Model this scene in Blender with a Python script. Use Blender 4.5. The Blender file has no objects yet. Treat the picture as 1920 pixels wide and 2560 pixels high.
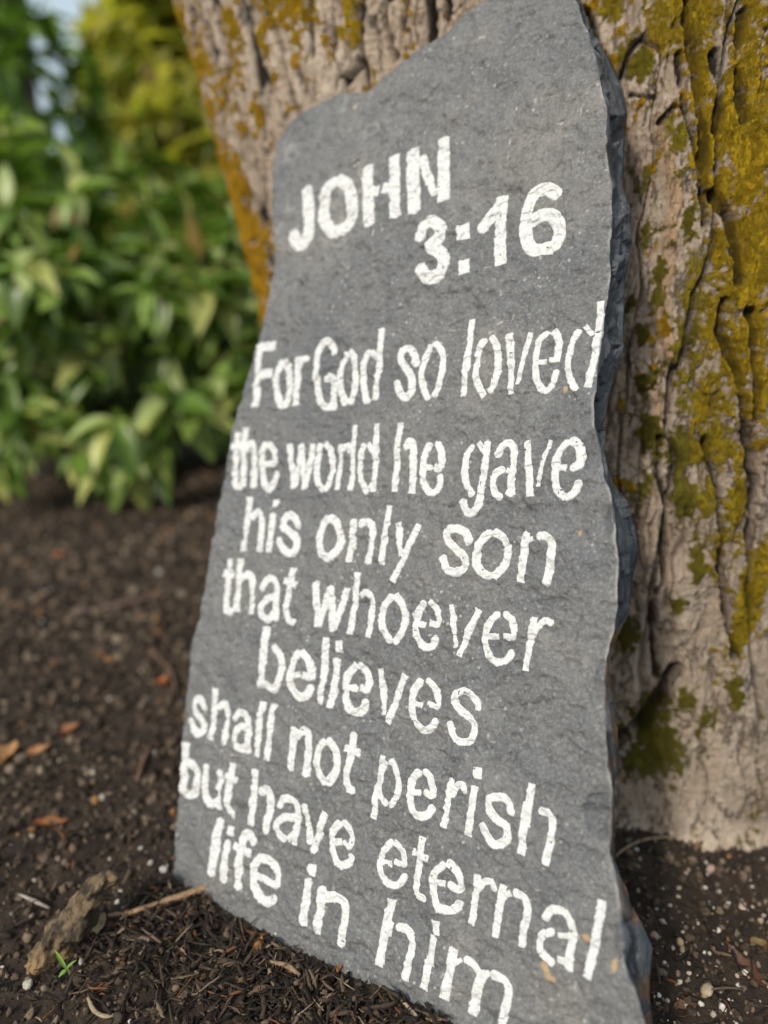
import bpy, math
import numpy as np

S = bpy.context.scene
C = S.collection
rng = np.random.default_rng(7)
rad = math.radians

# ------------------------------------------------------------------ camera
F, PITCH, CAM_H = 1923.0, rad(16), 0.5            # focal length in pixels of a 1920 x 2560 frame
cam = bpy.data.cameras.new('camera')
cam.sensor_fit = 'VERTICAL'
cam.sensor_height = 36
cam.sensor_width = 27
cam.lens = F / 2560 * 36
cam.clip_start, cam.clip_end = 0.02, 2000
cam.dof.use_dof = True
cam.dof.focus_distance = 0.55
cam.dof.aperture_fstop = cam.lens / 13.0          # a 13 mm aperture
camo = bpy.data.objects.new('camera', cam)
camo.location = (0, 0, CAM_H)
camo.rotation_euler = (rad(90) - PITCH, 0, 0)
C.objects.link(camo)
S.camera = camo

# ------------------------------------------------------------------ light
SUN_TO = np.array([-0.43, -0.66, 0.60])
SUN_TO /= np.linalg.norm(SUN_TO)
sun_el = math.asin(SUN_TO[2])
sun_az = math.atan2(SUN_TO[0], SUN_TO[1])
W = bpy.data.worlds.new('World')
S.world = W
W.use_nodes = True
nt = W.node_tree
bg = nt.nodes['Background']
sky = nt.nodes.new('ShaderNodeTexSky')
sky.sky_type = 'NISHITA'
sky.sun_disc = False
sky.dust_density = 4.0
sky.air_density = 0.8
sky.sun_elevation = sun_el
sky.sun_rotation = sun_az
# thin white cloud over most of the sky
tc = nt.nodes.new('ShaderNodeTexCoord')
cn = nt.nodes.new('ShaderNodeTexNoise')
cn.inputs['Scale'].default_value = 2.2
cn.inputs['Detail'].default_value = 6
cr = nt.nodes.new('ShaderNodeValToRGB')
cr.color_ramp.elements[0].position, cr.color_ramp.elements[0].color = 0.32, (0.25, 0.25, 0.25, 1)
cr.color_ramp.elements[1].position, cr.color_ramp.elements[1].color = 0.62, (0.85, 0.85, 0.85, 1)
cm = nt.nodes.new('ShaderNodeMix')
cm.data_type = 'RGBA'
cm.inputs[7].default_value = (4.1, 4.9, 5.2, 1)
nt.links.new(tc.outputs['Generated'], cn.inputs['Vector'])
nt.links.new(cn.outputs['Fac'], cr.inputs[0])
nt.links.new(cr.outputs[0], cm.inputs[0])
nt.links.new(sky.outputs[0], cm.inputs[6])
nt.links.new(cm.outputs[2], bg.inputs[0])
bg.inputs[1].default_value = 0.15
sl = bpy.data.lights.new('sun', 'SUN')
sl.energy = 2.75
sl.angle = rad(6.0)
sl.color = (1.0, 0.92, 0.79)
so = bpy.data.objects.new('sun', sl)
from mathutils import Vector
so.rotation_euler = Vector(SUN_TO).to_track_quat('Z', 'Y').to_euler()
so.location = (-3, -2, 5)
C.objects.link(so)
S.view_settings.view_transform = 'Standard'
S.view_settings.look = 'None'
S.view_settings.exposure = 0.15
S.view_settings.gamma = 1.0

# ------------------------------------------------------------------ helpers: geometry of the view
cP, sP = math.cos(PITCH), math.sin(PITCH)
O = np.array([0, 0, CAM_H])


def ray(px, py):
    px, py = np.asarray(px, float), np.asarray(py, float)
    x = (px - 960) / F
    u = -(py - 1280) / F
    return np.stack([x, cP + u * sP, -sP + u * cP], -1)


def camw(v):
    return np.array([v[0], v[2] * cP + v[1] * sP, -v[2] * sP + v[1] * cP])


def project(p):
    d = p - O
    fw = d[..., 1] * cP - d[..., 2] * sP
    up = d[..., 1] * sP + d[..., 2] * cP
    return 960 + F * d[..., 0] / fw, 1280 - F * up / fw


# the plane of the slate's face: two directions in it and its normal
U = camw((2729, -130, -1923)); U /= np.linalg.norm(U)
V = camw((2244, 18700, 1923)); V -= U * (U @ V); V /= np.linalg.norm(V)
N = np.cross(U, V)
_r = ray(430, 2195)
A = O + _r * (-CAM_H / _r[2])


def face_uv(px, py, off=0.0):
    r = ray(px, py)
    t = ((A + N * off - O) @ N) / (r @ N)
    d = O + r * t[..., None] - A
    return np.stack([d @ U, d @ V], -1)


def plane_pt(uv, w):
    return A + uv[..., 0:1] * U + uv[..., 1:2] * V + np.asarray(w)[..., None] * N


# ------------------------------------------------------------------ helpers: noise
_tab = np.random.default_rng(3).random((64, 64, 64)).astype(np.float32)


def vn(x, y, z=0.0, seed=0):
    x, y, z = np.broadcast_arrays(np.asarray(x, float) + seed * 17.31, np.asarray(y, float) + seed * 5.77, np.asarray(z, float) + seed * 9.13)
    xi, yi, zi = np.floor(x), np.floor(y), np.floor(z)
    fx, fy, fz = x - xi, y - yi, z - zi
    fx, fy, fz = (f * f * (3 - 2 * f) for f in (fx, fy, fz))
    xi, yi, zi = (i.astype(np.int64) & 63 for i in (xi, yi, zi))
    xj, yj, zj = (xi + 1) & 63, (yi + 1) & 63, (zi + 1) & 63
    a = _tab[xi, yi, zi] * (1 - fx) + _tab[xj, yi, zi] * fx
    b = _tab[xi, yj, zi] * (1 - fx) + _tab[xj, yj, zi] * fx
    c = _tab[xi, yi, zj] * (1 - fx) + _tab[xj, yi, zj] * fx
    d = _tab[xi, yj, zj] * (1 - fx) + _tab[xj, yj, zj] * fx
    a = a * (1 - fy) + b * fy
    c = c * (1 - fy) + d * fy
    return (a * (1 - fz) + c * fz) * 2 - 1


def fbm(x, y, z=0.0, o=4, seed=0, gain=0.5):
    s, a, f, n = 0, 1.0, 1.0, 0
    for k in range(o):
        s = s + a * vn(np.asarray(x) * f, np.asarray(y) * f, np.asarray(z) * f, seed + k * 3)
        n += a
        a *= gain
        f *= 2.03
    return s / n


def smooth(a, b, x):
    t = np.clip((x - a) / (b - a), 0, 1)
    return t * t * (3 - 2 * t)


# ------------------------------------------------------------------ helpers: objects
def link(name, data, parent=None, loc=(0, 0, 0)):
    o = bpy.data.objects.new(name, data)
    C.objects.link(o)
    o.location = loc
    if parent is not None:
        o.parent = parent
    return o


def mesh(name, verts, faces, mat, parent=None, base=None, attrs=None, smooth_shade=True, matid=None):
    """faces: list of int arrays (n,k). base: world point taken as the object's origin."""
    v = np.asarray(verts, np.float64)
    if base is None:
        base = np.array(parent.location) if parent is not None else np.zeros(3)
    base = np.asarray(base, float)
    me = bpy.data.meshes.new(name)
    fl = [np.asarray(f, np.int32) for f in (faces if isinstance(faces, list) else [faces]) if len(f)]
    loops = np.concatenate([f.ravel() for f in fl])
    tot = np.concatenate([np.full(len(f), f.shape[1], np.int32) for f in fl])
    start = np.concatenate([[0], np.cumsum(tot)[:-1]]).astype(np.int32)
    me.vertices.add(len(v))
    me.vertices.foreach_set('co', (v - base).astype(np.float32).ravel())
    me.loops.add(len(loops))
    me.loops.foreach_set('vertex_index', loops)
    me.polygons.add(len(tot))
    me.polygons.foreach_set('loop_start', start)
    me.polygons.foreach_set('loop_total', tot)
    me.polygons.foreach_set('use_smooth', np.full(len(tot), smooth_shade))
    for k, a in (attrs or {}).items():
        a = np.asarray(a, np.float32)
        if a.ndim == 1:
            at = me.attributes.new(k, 'FLOAT', 'POINT')
            at.data.foreach_set('value', a)
        else:
            at = me.attributes.new(k, 'FLOAT_COLOR', 'POINT')
            at.data.foreach_set('color', np.concatenate([a, np.ones((len(a), 1), np.float32)], 1).ravel())
    for m in (mat if isinstance(mat, list) else [mat]):
        me.materials.append(m)
    if matid is not None:
        me.polygons.foreach_set('material_index', np.asarray(matid, np.int32))
    me.update(calc_edges=True)
    me.validate()
    loc = base - (np.array(parent.location) if parent is not None else 0)
    return link(name, me, parent, loc)


def tag(o, label=None, cat=None, group=None, kind=None):
    if label: o['label'] = label
    if cat: o['category'] = cat
    if group: o['group'] = group
    if kind: o['kind'] = kind
    return o


def empty(name, loc):
    return link(name, None, None, loc)


def grid_faces(nr, nc, wrap=False):
    i = np.arange(nr * nc).reshape(nr, nc)
    a = i[:-1] if wrap else i[:-1, :-1]
    if wrap:
        j = np.roll(i, -1, 1)
        return np.stack([i[:-1], j[:-1], j[1:], i[1:]], -1).reshape(-1, 4)
    return np.stack([i[:-1, :-1], i[:-1, 1:], i[1:, 1:], i[1:, :-1]], -1).reshape(-1, 4)


# ------------------------------------------------------------------ helpers: materials
class M:
    def __init__(s, name, rough=0.7, spec=0.5):
        s.m = bpy.data.materials.new(name)
        s.m.use_nodes = True
        s.t = s.m.node_tree
        s.b = s.t.nodes['Principled BSDF']
        s.b.inputs['Roughness'].default_value = rough
        s.b.inputs['Specular IOR Level'].default_value = spec
        s.co = s.n('ShaderNodeTexCoord').outputs['Object']

    def n(s, kind, **kw):
        x = s.t.nodes.new(kind)
        for k, v in kw.items():
            setattr(x, k, v)
        return x

    def put(s, inp, v):
        if hasattr(v, 'is_output') or isinstance(v, bpy.types.NodeSocket):
            s.t.links.new(v, inp)
        elif isinstance(v, (tuple, list)):
            inp.default_value = (*v, 1) if len(v) == 3 and len(inp.default_value) == 4 else v
        else:
            inp.default_value = v

    def noise(s, scale, detail=4, rough=0.55, vec=None, dist=0.0):
        x = s.n('ShaderNodeTexNoise')
        s.put(x.inputs['Vector'], vec or s.co)
        x.inputs['Scale'].default_value = scale
        x.inputs['Detail'].default_value = detail
        x.inputs['Roughness'].default_value = rough
        x.inputs['Distortion'].default_value = dist
        return x.outputs['Fac']

    def vor(s, scale, feature='F1', vec=None, out='Distance', rand=1.0):
        x = s.n('ShaderNodeTexVoronoi', feature=feature)
        s.put(x.inputs['Vector'], vec or s.co)
        x.inputs['Scale'].default_value = scale
        x.inputs['Randomness'].default_value = rand
        return x.outputs[out]

    def map(s, scale):
        x = s.n('ShaderNodeMapping')
        s.put(x.inputs['Vector'], s.co)
        x.inputs['Scale'].default_value = scale
        return x.outputs[0]

    def ramp(s, v, *stops, interp='LINEAR'):
        x = s.n('ShaderNodeValToRGB')
        e = x.color_ramp.elements
        x.color_ramp.interpolation = interp
        while len(e) < len(stops):
            e.new(0.5)
        for k, (p, c) in enumerate(stops):
            e[k].position = p
            e[k].color = (*c, 1) if isinstance(c, (tuple, list)) else (c, c, c, 1)
        s.put(x.inputs[0], v)
        return x.outputs[0]

    def mix(s, f, a, b, kind='MIX'):
        x = s.n('ShaderNodeMix', data_type='RGBA', blend_type=kind)
        s.put(x.inputs[0], f)
        s.put(x.inputs[6], a)
        s.put(x.inputs[7], b)
        return x.outputs[2]

    def math(s, op, a, b=0.0, clamp=False):
        x = s.n('ShaderNodeMath', operation=op, use_clamp=clamp)
        s.put(x.inputs[0], a)
        s.put(x.inputs[1], b)
        return x.outputs[0]

    def attr(s, name, out='Fac'):
        x = s.n('ShaderNodeAttribute', attribute_name=name)
        return x.outputs[out]

    def bump(s, h, strength, dist, nrm=None):
        x = s.n('ShaderNodeBump')
        s.put(x.inputs['Height'], h)
        x.inputs['Strength'].default_value = strength
        x.inputs['Distance'].default_value = dist
        if nrm is not None:
            s.put(x.inputs['Normal'], nrm)
        return x.outputs[0]

    def done(s, color=None, normal=None, rough=None):
        if color is not None: s.put(s.b.inputs['Base Color'], color)
        if normal is not None: s.put(s.b.inputs['Normal'], normal)
        if rough is not None: s.put(s.b.inputs['Roughness'], rough)
        return s.m


# slate: blue grey, mottled, fine cleavage grain, pale flecks and specks of paint
def mat_slate():
    m = M('slate', 0.55, 0.55)
    big = m.noise(11, 6, 0.68, dist=0.5)
    mid = m.noise(60, 6, 0.65, dist=0.6)
    fine = m.noise(420, 5, 0.7, dist=0.4)
    col = m.ramp(big, (0.34, (0.100, 0.109, 0.123)), (0.5, (0.142, 0.148, 0.155)), (0.66, (0.19, 0.185, 0.178)))
    col = m.mix(m.ramp(mid, (0.42, 0.0), (0.62, 0.6)), col, (0.105, 0.105, 0.108))
    col = m.mix(m.ramp(fine, (0.50, 0.0), (0.66, 0.55)), col, (0.30, 0.29, 0.272))
    col = m.mix(m.ramp(fine, (0.32, 0.7), (0.46, 0.0)), col, (0.07, 0.07, 0.073))
    fl = m.vor(150, vec=m.map((1, 1.2, 1)))
    gate = m.ramp(m.noise(26, 3, 0.6), (0.50, 0.0), (0.66, 1.0))
    specks = m.math('MULTIPLY', m.ramp(fl, (0.13, 1.0), (0.23, 0.0)), gate)
    col = m.mix(m.math('MULTIPLY', specks, 0.6), col, (0.58, 0.57, 0.54))
    col = m.mix(m.math('MULTIPLY', m.attr('chip'), 0.9, True), col, (0.50, 0.48, 0.44))
    col = m.mix(m.attr('tan'), col, (0.42, 0.30, 0.17))
    # the broken edge: darker fresh stone, its bluish shade painted in, rusty streaks
    ed = m.attr('edge')
    ecol = m.ramp(m.noise(38, 5, 0.6), (0.35, (0.030, 0.035, 0.043)), (0.55, (0.060, 0.068, 0.080)), (0.72, (0.17, 0.18, 0.195)))
    ecol = m.mix(m.math('MULTIPLY', m.attr('rust'), m.ramp(m.noise(70, 4), (0.42, 0.0), (0.55, 1.0))), ecol,
                 m.mix(m.noise(160, 3), (0.10, 0.05, 0.02), (0.30, 0.15, 0.06)))
    col = m.mix(ed, col, ecol)
    n1 = m.bump(mid, 0.8, 0.0035)
    n2 = m.bump(fine, 0.9, 0.0013, n1)
    return m.done(col, n2, m.ramp(mid, (0.3, 0.34), (0.7, 0.58)))


def mat_paint():
    m = M('white_paint', 0.45, 0.45)
    a = m.noise(240, 5, 0.6)
    b = m.noise(30, 4, 0.6)
    col = m.mix(m.ramp(a, (0.35, 0.6), (0.6, 0.0)), (0.66, 0.67, 0.665), (0.48, 0.495, 0.50))
    col = m.mix(m.ramp(b, (0.52, 0.0), (0.75, 0.35)), col, (0.52, 0.55, 0.575))
    col = m.mix(m.ramp(m.noise(420, 4, 0.65), (0.27, 0.75), (0.38, 0.0)), col, (0.30, 0.30, 0.30))
    n = m.bump(a, 0.8, 0.0016)
    n = m.bump(m.noise(60, 6, 0.65, dist=0.6), 0.4, 0.0016, n)
    return m.done(col, n)


def mat_bark():
    m = M('bark', 0.85, 0.25)
    st = m.map((1, 1, 0.5))
    big = m.noise(9, 4, 0.6, st)
    mid = m.noise(55, 6, 0.65, st)
    fine = m.noise(260, 6, 0.7)
    col = m.ramp(big, (0.3, (0.20, 0.145, 0.105)), (0.5, (0.32, 0.25, 0.19)), (0.72, (0.50, 0.42, 0.34)))
    col = m.mix(m.attr('sunlit_warm'), col, m.mix(mid, (0.56, 0.43, 0.32), (0.84, 0.71, 0.575)))  # sunlight painted in: left bark paler, the rest left darker as if shaded
    col = m.mix(m.ramp(mid, (0.30, 0.55), (0.44, 0.0)), col, (0.17, 0.13, 0.10))
    rd = m.n('ShaderNodeTexNoise', noise_type='RIDGED_MULTIFRACTAL')
    m.put(rd.inputs['Vector'], m.map((1, 1, 0.30)))
    for k_, v_ in (('Scale', 42), ('Detail', 7), ('Roughness', 0.62), ('Lacunarity', 2.1), ('Offset', 1.0), ('Gain', 1.6)):
        rd.inputs[k_].default_value = v_
    ridges = rd.outputs['Fac']
    fis = m.ramp(m.math('MULTIPLY', ridges, 0.45), (0.845, 0.0), (0.93, 1.0))
    col = m.mix(m.math('MULTIPLY', fis, 0.85), col, (0.085, 0.063, 0.048))
    col = m.mix(m.ramp(fine, (0.52, 0.0), (0.68, 0.7)), col, (0.58, 0.52, 0.46))
    col = m.mix(m.ramp(fine, (0.30, 0.7), (0.41, 0.0)), col, (0.13, 0.10, 0.08))
    col = m.mix(m.attr('vein'), col, m.mix(mid, (0.36, 0.23, 0.13), (0.56, 0.40, 0.26)))
    col = m.mix(m.math('MULTIPLY', m.attr('under'), 0.4), col, m.mix(mid, (0.28, 0.19, 0.13), (0.44, 0.33, 0.24)))
    # crusty lichen: olive moss, yellow and orange
    lf = m.noise(520, 5, 0.8)
    lc = m.attr('hue')
    lcol = m.ramp(lc, (0.0, (0.24, 0.215, 0.03)), (0.22, (0.46, 0.37, 0.022)), (0.45, (0.86, 0.56, 0.016)), (1.0, (0.95, 0.51, 0.012)))
    lcol = m.mix(m.ramp(m.noise(120, 4, 0.65), (0.32, 0.3), (0.46, 0.0)), lcol, m.mix(1.0, lcol, (0.42, 0.48, 0.4), 'MULTIPLY'))
    lcol = m.mix(m.ramp(lf, (0.3, 0.5), (0.40, 0.0)), lcol, m.mix(1.0, lcol, (0.25, 0.22, 0.18), 'MULTIPLY'))
    lcol = m.mix(m.math('MULTIPLY', m.attr('gran'), 0.2), lcol, m.mix(1.0, lcol, (0.25, 0.23, 0.2), 'MULTIPLY'))
    lm = m.math('ADD', m.attr('lichen'), m.math('MULTIPLY', m.math('SUBTRACT', m.noise(190, 6, 0.8), 0.5), 2.2))
    lm = m.ramp(lm, (0.40, 0.0), (0.58, 1.0))
    col = m.mix(lm, col, lcol)
    col = m.mix(m.attr('crack'), col, (0.030, 0.024, 0.019))
    n = m.bump(m.math('SUBTRACT', 1.0, fis), 0.9, 0.006)
    n = m.bump(mid, 0.6, 0.005, n)
    n = m.bump(fine, 1.0, 0.0035, n)
    n = m.bump(m.math('MULTIPLY', lm, m.math('ADD', lf, 0.3)), 1.0, 0.0035, n)
    return m.done(col, n)


def mat_soil():
    m = M('soil', 0.9, 0.3)
    a = m.noise(35, 5, 0.65)
    b = m.noise(240, 5, 0.7)
    col = m.ramp(a, (0.3, (0.018, 0.013, 0.010)), (0.55, (0.050, 0.035, 0.025)), (0.75, (0.095, 0.068, 0.048)))
    col = m.mix(m.ramp(b, (0.6, 0.0), (0.78, 0.55)), col, (0.10, 0.08, 0.065))
    n = m.bump(b, 1.0, 0.004)
    return m.done(col, n)


def mat_attr(name, rough=0.8, spec=0.3, var=0.35, scale=160, bumpd=0.001, amt=0.6):
    m = M(name, rough, spec)
    a = m.noise(scale, 5, 0.65)
    c = m.attr('col', 'Color')
    col = m.mix(m.ramp(a, (0.3, var), (0.7, 0.0)), c, m.mix(1.0, c, (0.35, 0.33, 0.3), 'MULTIPLY'))
    return m.done(col, m.bump(a, amt, bumpd))


def mat_leaf(name, rough=0.38, trans=0.35):
    m = M(name, rough, 0.5)
    c = m.attr('col', 'Color')
    a = m.noise(35, 4, 0.6)
    col = m.mix(m.ramp(a, (0.35, 0.4), (0.65, 0.0)), c, m.mix(1.0, c, (0.5, 0.6, 0.45), 'MULTIPLY'))
    m.done(col, m.bump(m.noise(90, 3), 0.3, 0.002))
    tr = m.n('ShaderNodeBsdfTranslucent')
    m.put(tr.inputs['Color'], m.mix(1.0, c, (1.1, 1.25, 0.5), 'MULTIPLY'))
    mx = m.n('ShaderNodeMixShader')
    mx.inputs[0].default_value = trans
    m.t.links.new(m.b.outputs[0], mx.inputs[1])
    m.t.links.new(tr.outputs[0], mx.inputs[2])
    m.t.links.new(mx.outputs[0], m.t.nodes['Material Output'].inputs['Surface'])
    return m.m


MSLATE, MPAINT, MBARK, MSOIL = mat_slate(), mat_paint(), mat_bark(), mat_soil()
MBITS = mat_attr('soil_bits', 0.8, 0.3, 0.5, 220, 0.0012)
MSTONE = mat_attr('pale_stone', 0.75, 0.35, 0.55, 260, 0.0009)
MWOOD = mat_attr('dry_wood', 0.75, 0.3, 0.7, 140, 0.002, 0.9)
MDRY = mat_leaf('dry_leaf', 0.6, 0.25)
MLEAF = mat_leaf('shrub_leaf', 0.34, 0.30)
MYLEAF = mat_leaf('yellow_leaf', 0.5, 0.55)
MDARKBARK = mat_attr('dark_bark', 0.9, 0.2, 0.6, 60, 0.006)

# ------------------------------------------------------------------ the trunk's profile, height by height
TC = np.array([0.25, 1.05])
LEV = {
    -0.08: [(-.15, 1.05), (-.08, .86), (.03, .71), (.13, .63), (.21, .585), (.30, .58), (.39, .59), (.50, .66), (.61, .82), (.66, 1.05), (.25, 1.46)],
    0.0: [(-.12, 1.05), (-.05, .88), (.05, .74), (.15, .665), (.22, .630), (.30, .618), (.38, .622), (.48, .68), (.58, .82), (.62, 1.05), (.25, 1.42)],
    0.12: [(-.12, 1.05), (-.06, .89), (.05, .76), (.15, .69), (.22, .65), (.30, .632), (.38, .63), (.48, .69), (.57, .83), (.61, 1.05), (.25, 1.40)],
    0.4: [(-.155, 1.05), (-.09, .91), (.03, .80), (.12, .735), (.18, .69), (.24, .645), (.32, .618), (.41, .62), (.51, .69), (.58, .84), (.61, 1.05), (.25, 1.40)],
    0.72: [(-.225, 1.05), (-.20, .96), (-.11, .878), (0, .82), (.10, .77), (.17, .745), (.205, .735), (.25, .665), (.33, .618), (.42, .62), (.52, .70), (.6, .85), (.63, 1.05), (.22, 1.40)],
    1.1: [(-.33, 1.05), (-.30, .95), (-.20, .87), (-.08, .82), (.05, .79), (.15, .79), (.20, .83), (.26, .70), (.34, .64), (.44, .64), (.55, .71), (.64, .86), (.67, 1.05), (.18, 1.42)],
    2.4: [(-.60, 1.05), (-.55, .95), (-.40, .88), (-.25, .86), (-.1, .90), (.05, .99), (.20, 1.02), (.32, .95), (.45, .84), (.6, .80), (.75, .85), (.84, .95), (.86, 1.05), (.15, 1.30)],
}
TH = np.linspace(-math.pi, math.pi, 721)[:-1]
levz = np.array(sorted(LEV))
levr = []
for z in levz:
    p = np.array(LEV[z]) - TC
    th = np.arctan2(p[:, 0], -p[:, 1]); r = np.hypot(p[:, 0], p[:, 1])
    o_ = np.argsort(th); th, r = th[o_], r[o_]
    rr = np.interp(TH, np.concatenate([th - 2 * math.pi, th, th + 2 * math.pi]), np.tile(r, 3))
    k = np.exp(-np.linspace(-2.2, 2.2, 31) ** 2); k /= k.sum()
    levr.append(np.convolve(np.concatenate([rr[-40:], rr, rr[:40]]), k, 'same')[40:-40])
levr = np.array(levr)


def trunk_r(th, z):
    th, z = np.broadcast_arrays(th, z)
    x = (th + math.pi) / (2 * math.pi) * 720
    i = np.floor(x).astype(int) % 720; fx = x - np.floor(x); j = (i + 1) % 720
    L = len(levz)
    k = np.clip(np.searchsorted(levz, z) - 1, 0, L - 2)
    t = np.clip((z - levz[k]) / (levz[k + 1] - levz[k]), 0, 1)
    km, kp = np.maximum(k - 1, 0), np.minimum(k + 2, L - 1)
    g = lambda q: levr[q, i] * (1 - fx) + levr[q, j] * fx
    a, b, c, d = g(km), g(k), g(k + 1), g(kp)
    h = levz[k + 1] - levz[k]
    m0 = (c - a) / np.maximum(levz[k + 1] - levz[km], 1e-6) * h
    m1 = (d - b) / np.maximum(levz[kp] - levz[k], 1e-6) * h
    return (2 * t ** 3 - 3 * t ** 2 + 1) * b + (t ** 3 - 2 * t ** 2 + t) * m0 + (-2 * t ** 3 + 3 * t ** 2) * c + (t ** 3 - t ** 2) * m1


# ------------------------------------------------------------------ ground
CONTACT = np.array([(430, 2195), (596, 2291), (745, 2385), (886, 2440), (1066, 2510), (1129, 2560)], float)
CP3 = plane_pt(face_uv(CONTACT[:, 0], CONTACT[:, 1]), np.zeros(len(CONTACT)))


def ground_z(x, y, rough=True):
    x, y = np.asarray(x, float), np.asarray(y, float)
    # a low mound of soil packed against the foot of the slate
    w0 = np.zeros_like(x); z0 = np.zeros_like(x); dmin = np.full(x.shape, 9.0)
    for k in range(len(CP3) - 1):
        a, b = CP3[k], CP3[k + 1]
        for t in (0, 0.33, 0.66):
            p = a + (b - a) * t
            d2 = (x - p[0]) ** 2 + (y - p[1]) ** 2
            w = np.exp(-d2 / 0.0007)
            w0 += w; z0 += w * p[2]
            dmin = np.minimum(dmin, np.sqrt(d2))
    mound = np.where(w0 > 1e-9, z0 / np.maximum(w0, 1e-9), 0) * np.exp(-(dmin / 0.09) ** 2)
    tr = np.hypot(x - TC[0], y - TC[1]) - trunk_r(np.arctan2(x - TC[0], -(y - TC[1])), np.zeros_like(x))
    z = mound + (0.007 + 0.012 * np.clip(vn(x * 16, y * 16, 0.5, 301), -0.4, 1)) * np.exp(-np.clip(tr, 0, 9) / 0.035) * (tr < 2)
    if rough:
        calm = smooth(0.0, 0.07, dmin)
        far = np.exp(-((x - 0.1) ** 2 + (y - 0.6) ** 2) / 6)
        z = z + (0.014 * fbm(x * 6, y * 6, 0.3, 3, 1) * far + 0.003 * fbm(x * 38, y * 38, 0.1, 2, 4)) * (0.15 + 0.85 * calm)
        z = z + 0.004 * np.abs(fbm(x * 110, y * 110, 0.7, 3, 8)) * np.exp(-((x) ** 2 + (y - 0.6) ** 2) / 2.5)
        z = z - 0.002
    return z


def axis(lo, hi, step, far, grow):
    a = np.arange(lo, hi, step)
    up, s = [hi], step
    while up[-1] < far:
        s *= grow; up.append(up[-1] + s)
    dn, s = [lo - step], step
    while dn[-1] > -far:
        s *= grow; dn.append(dn[-1] - s)
    return np.concatenate([dn[::-1], a, up])


gx, gy = axis(-0.75, 0.5, 0.003, 250, 1.12), axis(0.28, 1.15, 0.003, 250, 1.10)
GX, GY = np.meshgrid(gx, gy)
soil = mesh('soil_ground', np.stack([GX, GY, ground_z(GX, GY)], -1).reshape(-1, 3), grid_faces(*GX.shape), MSOIL)
tag(soil, 'dark damp garden soil spread under the slate and the tree', kind='structure')


def ground_hit(px, py):
    r = ray(px, py)
    z = 0.0
    for _ in range(6):
        p = O + r * ((z - CAM_H) / r[2])
        z = float(ground_z(np.array([p[0]]), np.array([p[1]]))[0])
    return np.array([p[0], p[1], z])


# ------------------------------------------------------------------ the slate
FRONT_R = [(1438, 0), (1444, 5), (1458, 54), (1477, 98), (1490, 141), (1501, 217), (1518, 282), (1516, 336), (1519, 400), (1528, 466), (1531, 542), (1523, 613), (1523, 705), (1509, 786), (1501, 868), (1488, 965), (1485, 1057), (1501, 1120), (1512, 1200), (1528, 1243), (1537, 1323), (1546, 1403), (1543, 1507), (1534, 1569), (1512, 1649), (1512, 1710), (1513, 1784), (1515, 1852), (1518, 1926), (1529, 1987), (1525, 2061), (1521, 2135), (1534, 2184), (1546, 2233), (1552, 2289), (1557, 2350), (1565, 2418), (1586, 2473), (1604, 2528), (1612, 2560), (1625, 2640), (1600, 2720)]
OUTER_R = [(1425, -60), (1452, 0), (1480, 81), (1523, 146), (1556, 217), (1569, 282), (1560, 369), (1558, 466), (1577, 520), (1580, 607), (1562, 705), (1560, 786), (1558, 868), (1531, 944), (1518, 1020), (1505, 1074), (1512, 1150), (1530, 1200), (1568, 1261), (1589, 1317), (1597, 1378), (1581, 1446), (1574, 1520), (1549, 1575), (1521, 1630), (1522, 1710), (1534, 1735), (1540, 1790), (1545, 1870), (1537, 1938), (1534, 2030), (1529, 2122), (1545, 2180), (1568, 2221), (1577, 2264), (1604, 2307), (1632, 2368), (1626, 2430), (1623, 2491), (1632, 2560), (1645, 2640), (1620, 2720)]
LEFT_UP = [(1420, 2720), (1250, 2660), (1129, 2600), (1066, 2548), (980, 2500), (886, 2472), (815, 2440), (745, 2415), (674, 2355), (596, 2312), (520, 2278), (463, 2248), (438, 2230), (425, 2208), (428, 2164), (434, 2037), (446, 1875), (463, 1713), (475, 1604), (488, 1560), (501, 1503), (520, 1377), (539, 1263), (550, 1225), (559, 1168), (578, 1073), (600, 985), (620, 921), (639, 839), (654, 782), (670, 715), (673, 690), (678, 603), (673, 500), (675, 422), (678, 374), (680, 352), (702, 319), (742, 283), (799, 253), (841, 232), (913, 220), (956, 181), (992, 157), (1034, 124), (1106, 84), (1155, 27), (1194, 3), (1250, -22), (1320, -50), (1390, -62), (1428, -40)]
T = 0.036
outline_px = np.array(FRONT_R + LEFT_UP, float)


def resample(p, step):
    q = np.vstack([p, p[:1]])
    d = np.linalg.norm(np.diff(q[:, :2], axis=0), axis=1)
    s = np.concatenate([[0], np.cumsum(d)])
    n = int(s[-1] / step)
    t = np.linspace(0, s[-1], n, endpoint=False)
    return np.stack([np.interp(t, s, q[:, k]) for k in range(q.shape[1])], 1)


uv0 = face_uv(outline_px[:, 0], outline_px[:, 1])
ring = resample(np.hstack([uv0, outline_px]), 0.0016)
nrm = np.roll(ring[:, :2], -1, 0) - np.roll(ring[:, :2], 1, 0)
nrm = np.stack([nrm[:, 1], -nrm[:, 0]], 1)
nrm /= np.linalg.norm(nrm, axis=1, keepdims=True) + 1e-9
area = 0.5 * np.sum(ring[:, 0] * np.roll(ring[:, 1], -1) - ring[:, 1] * np.roll(ring[:, 0], -1))
if area < 0:
    nrm = -nrm
jag = 0.0011 * fbm(ring[:, 0] * 130, ring[:, 1] * 130, 0, 3, 11)
ring[:, :2] += nrm * jag[:, None]


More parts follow.
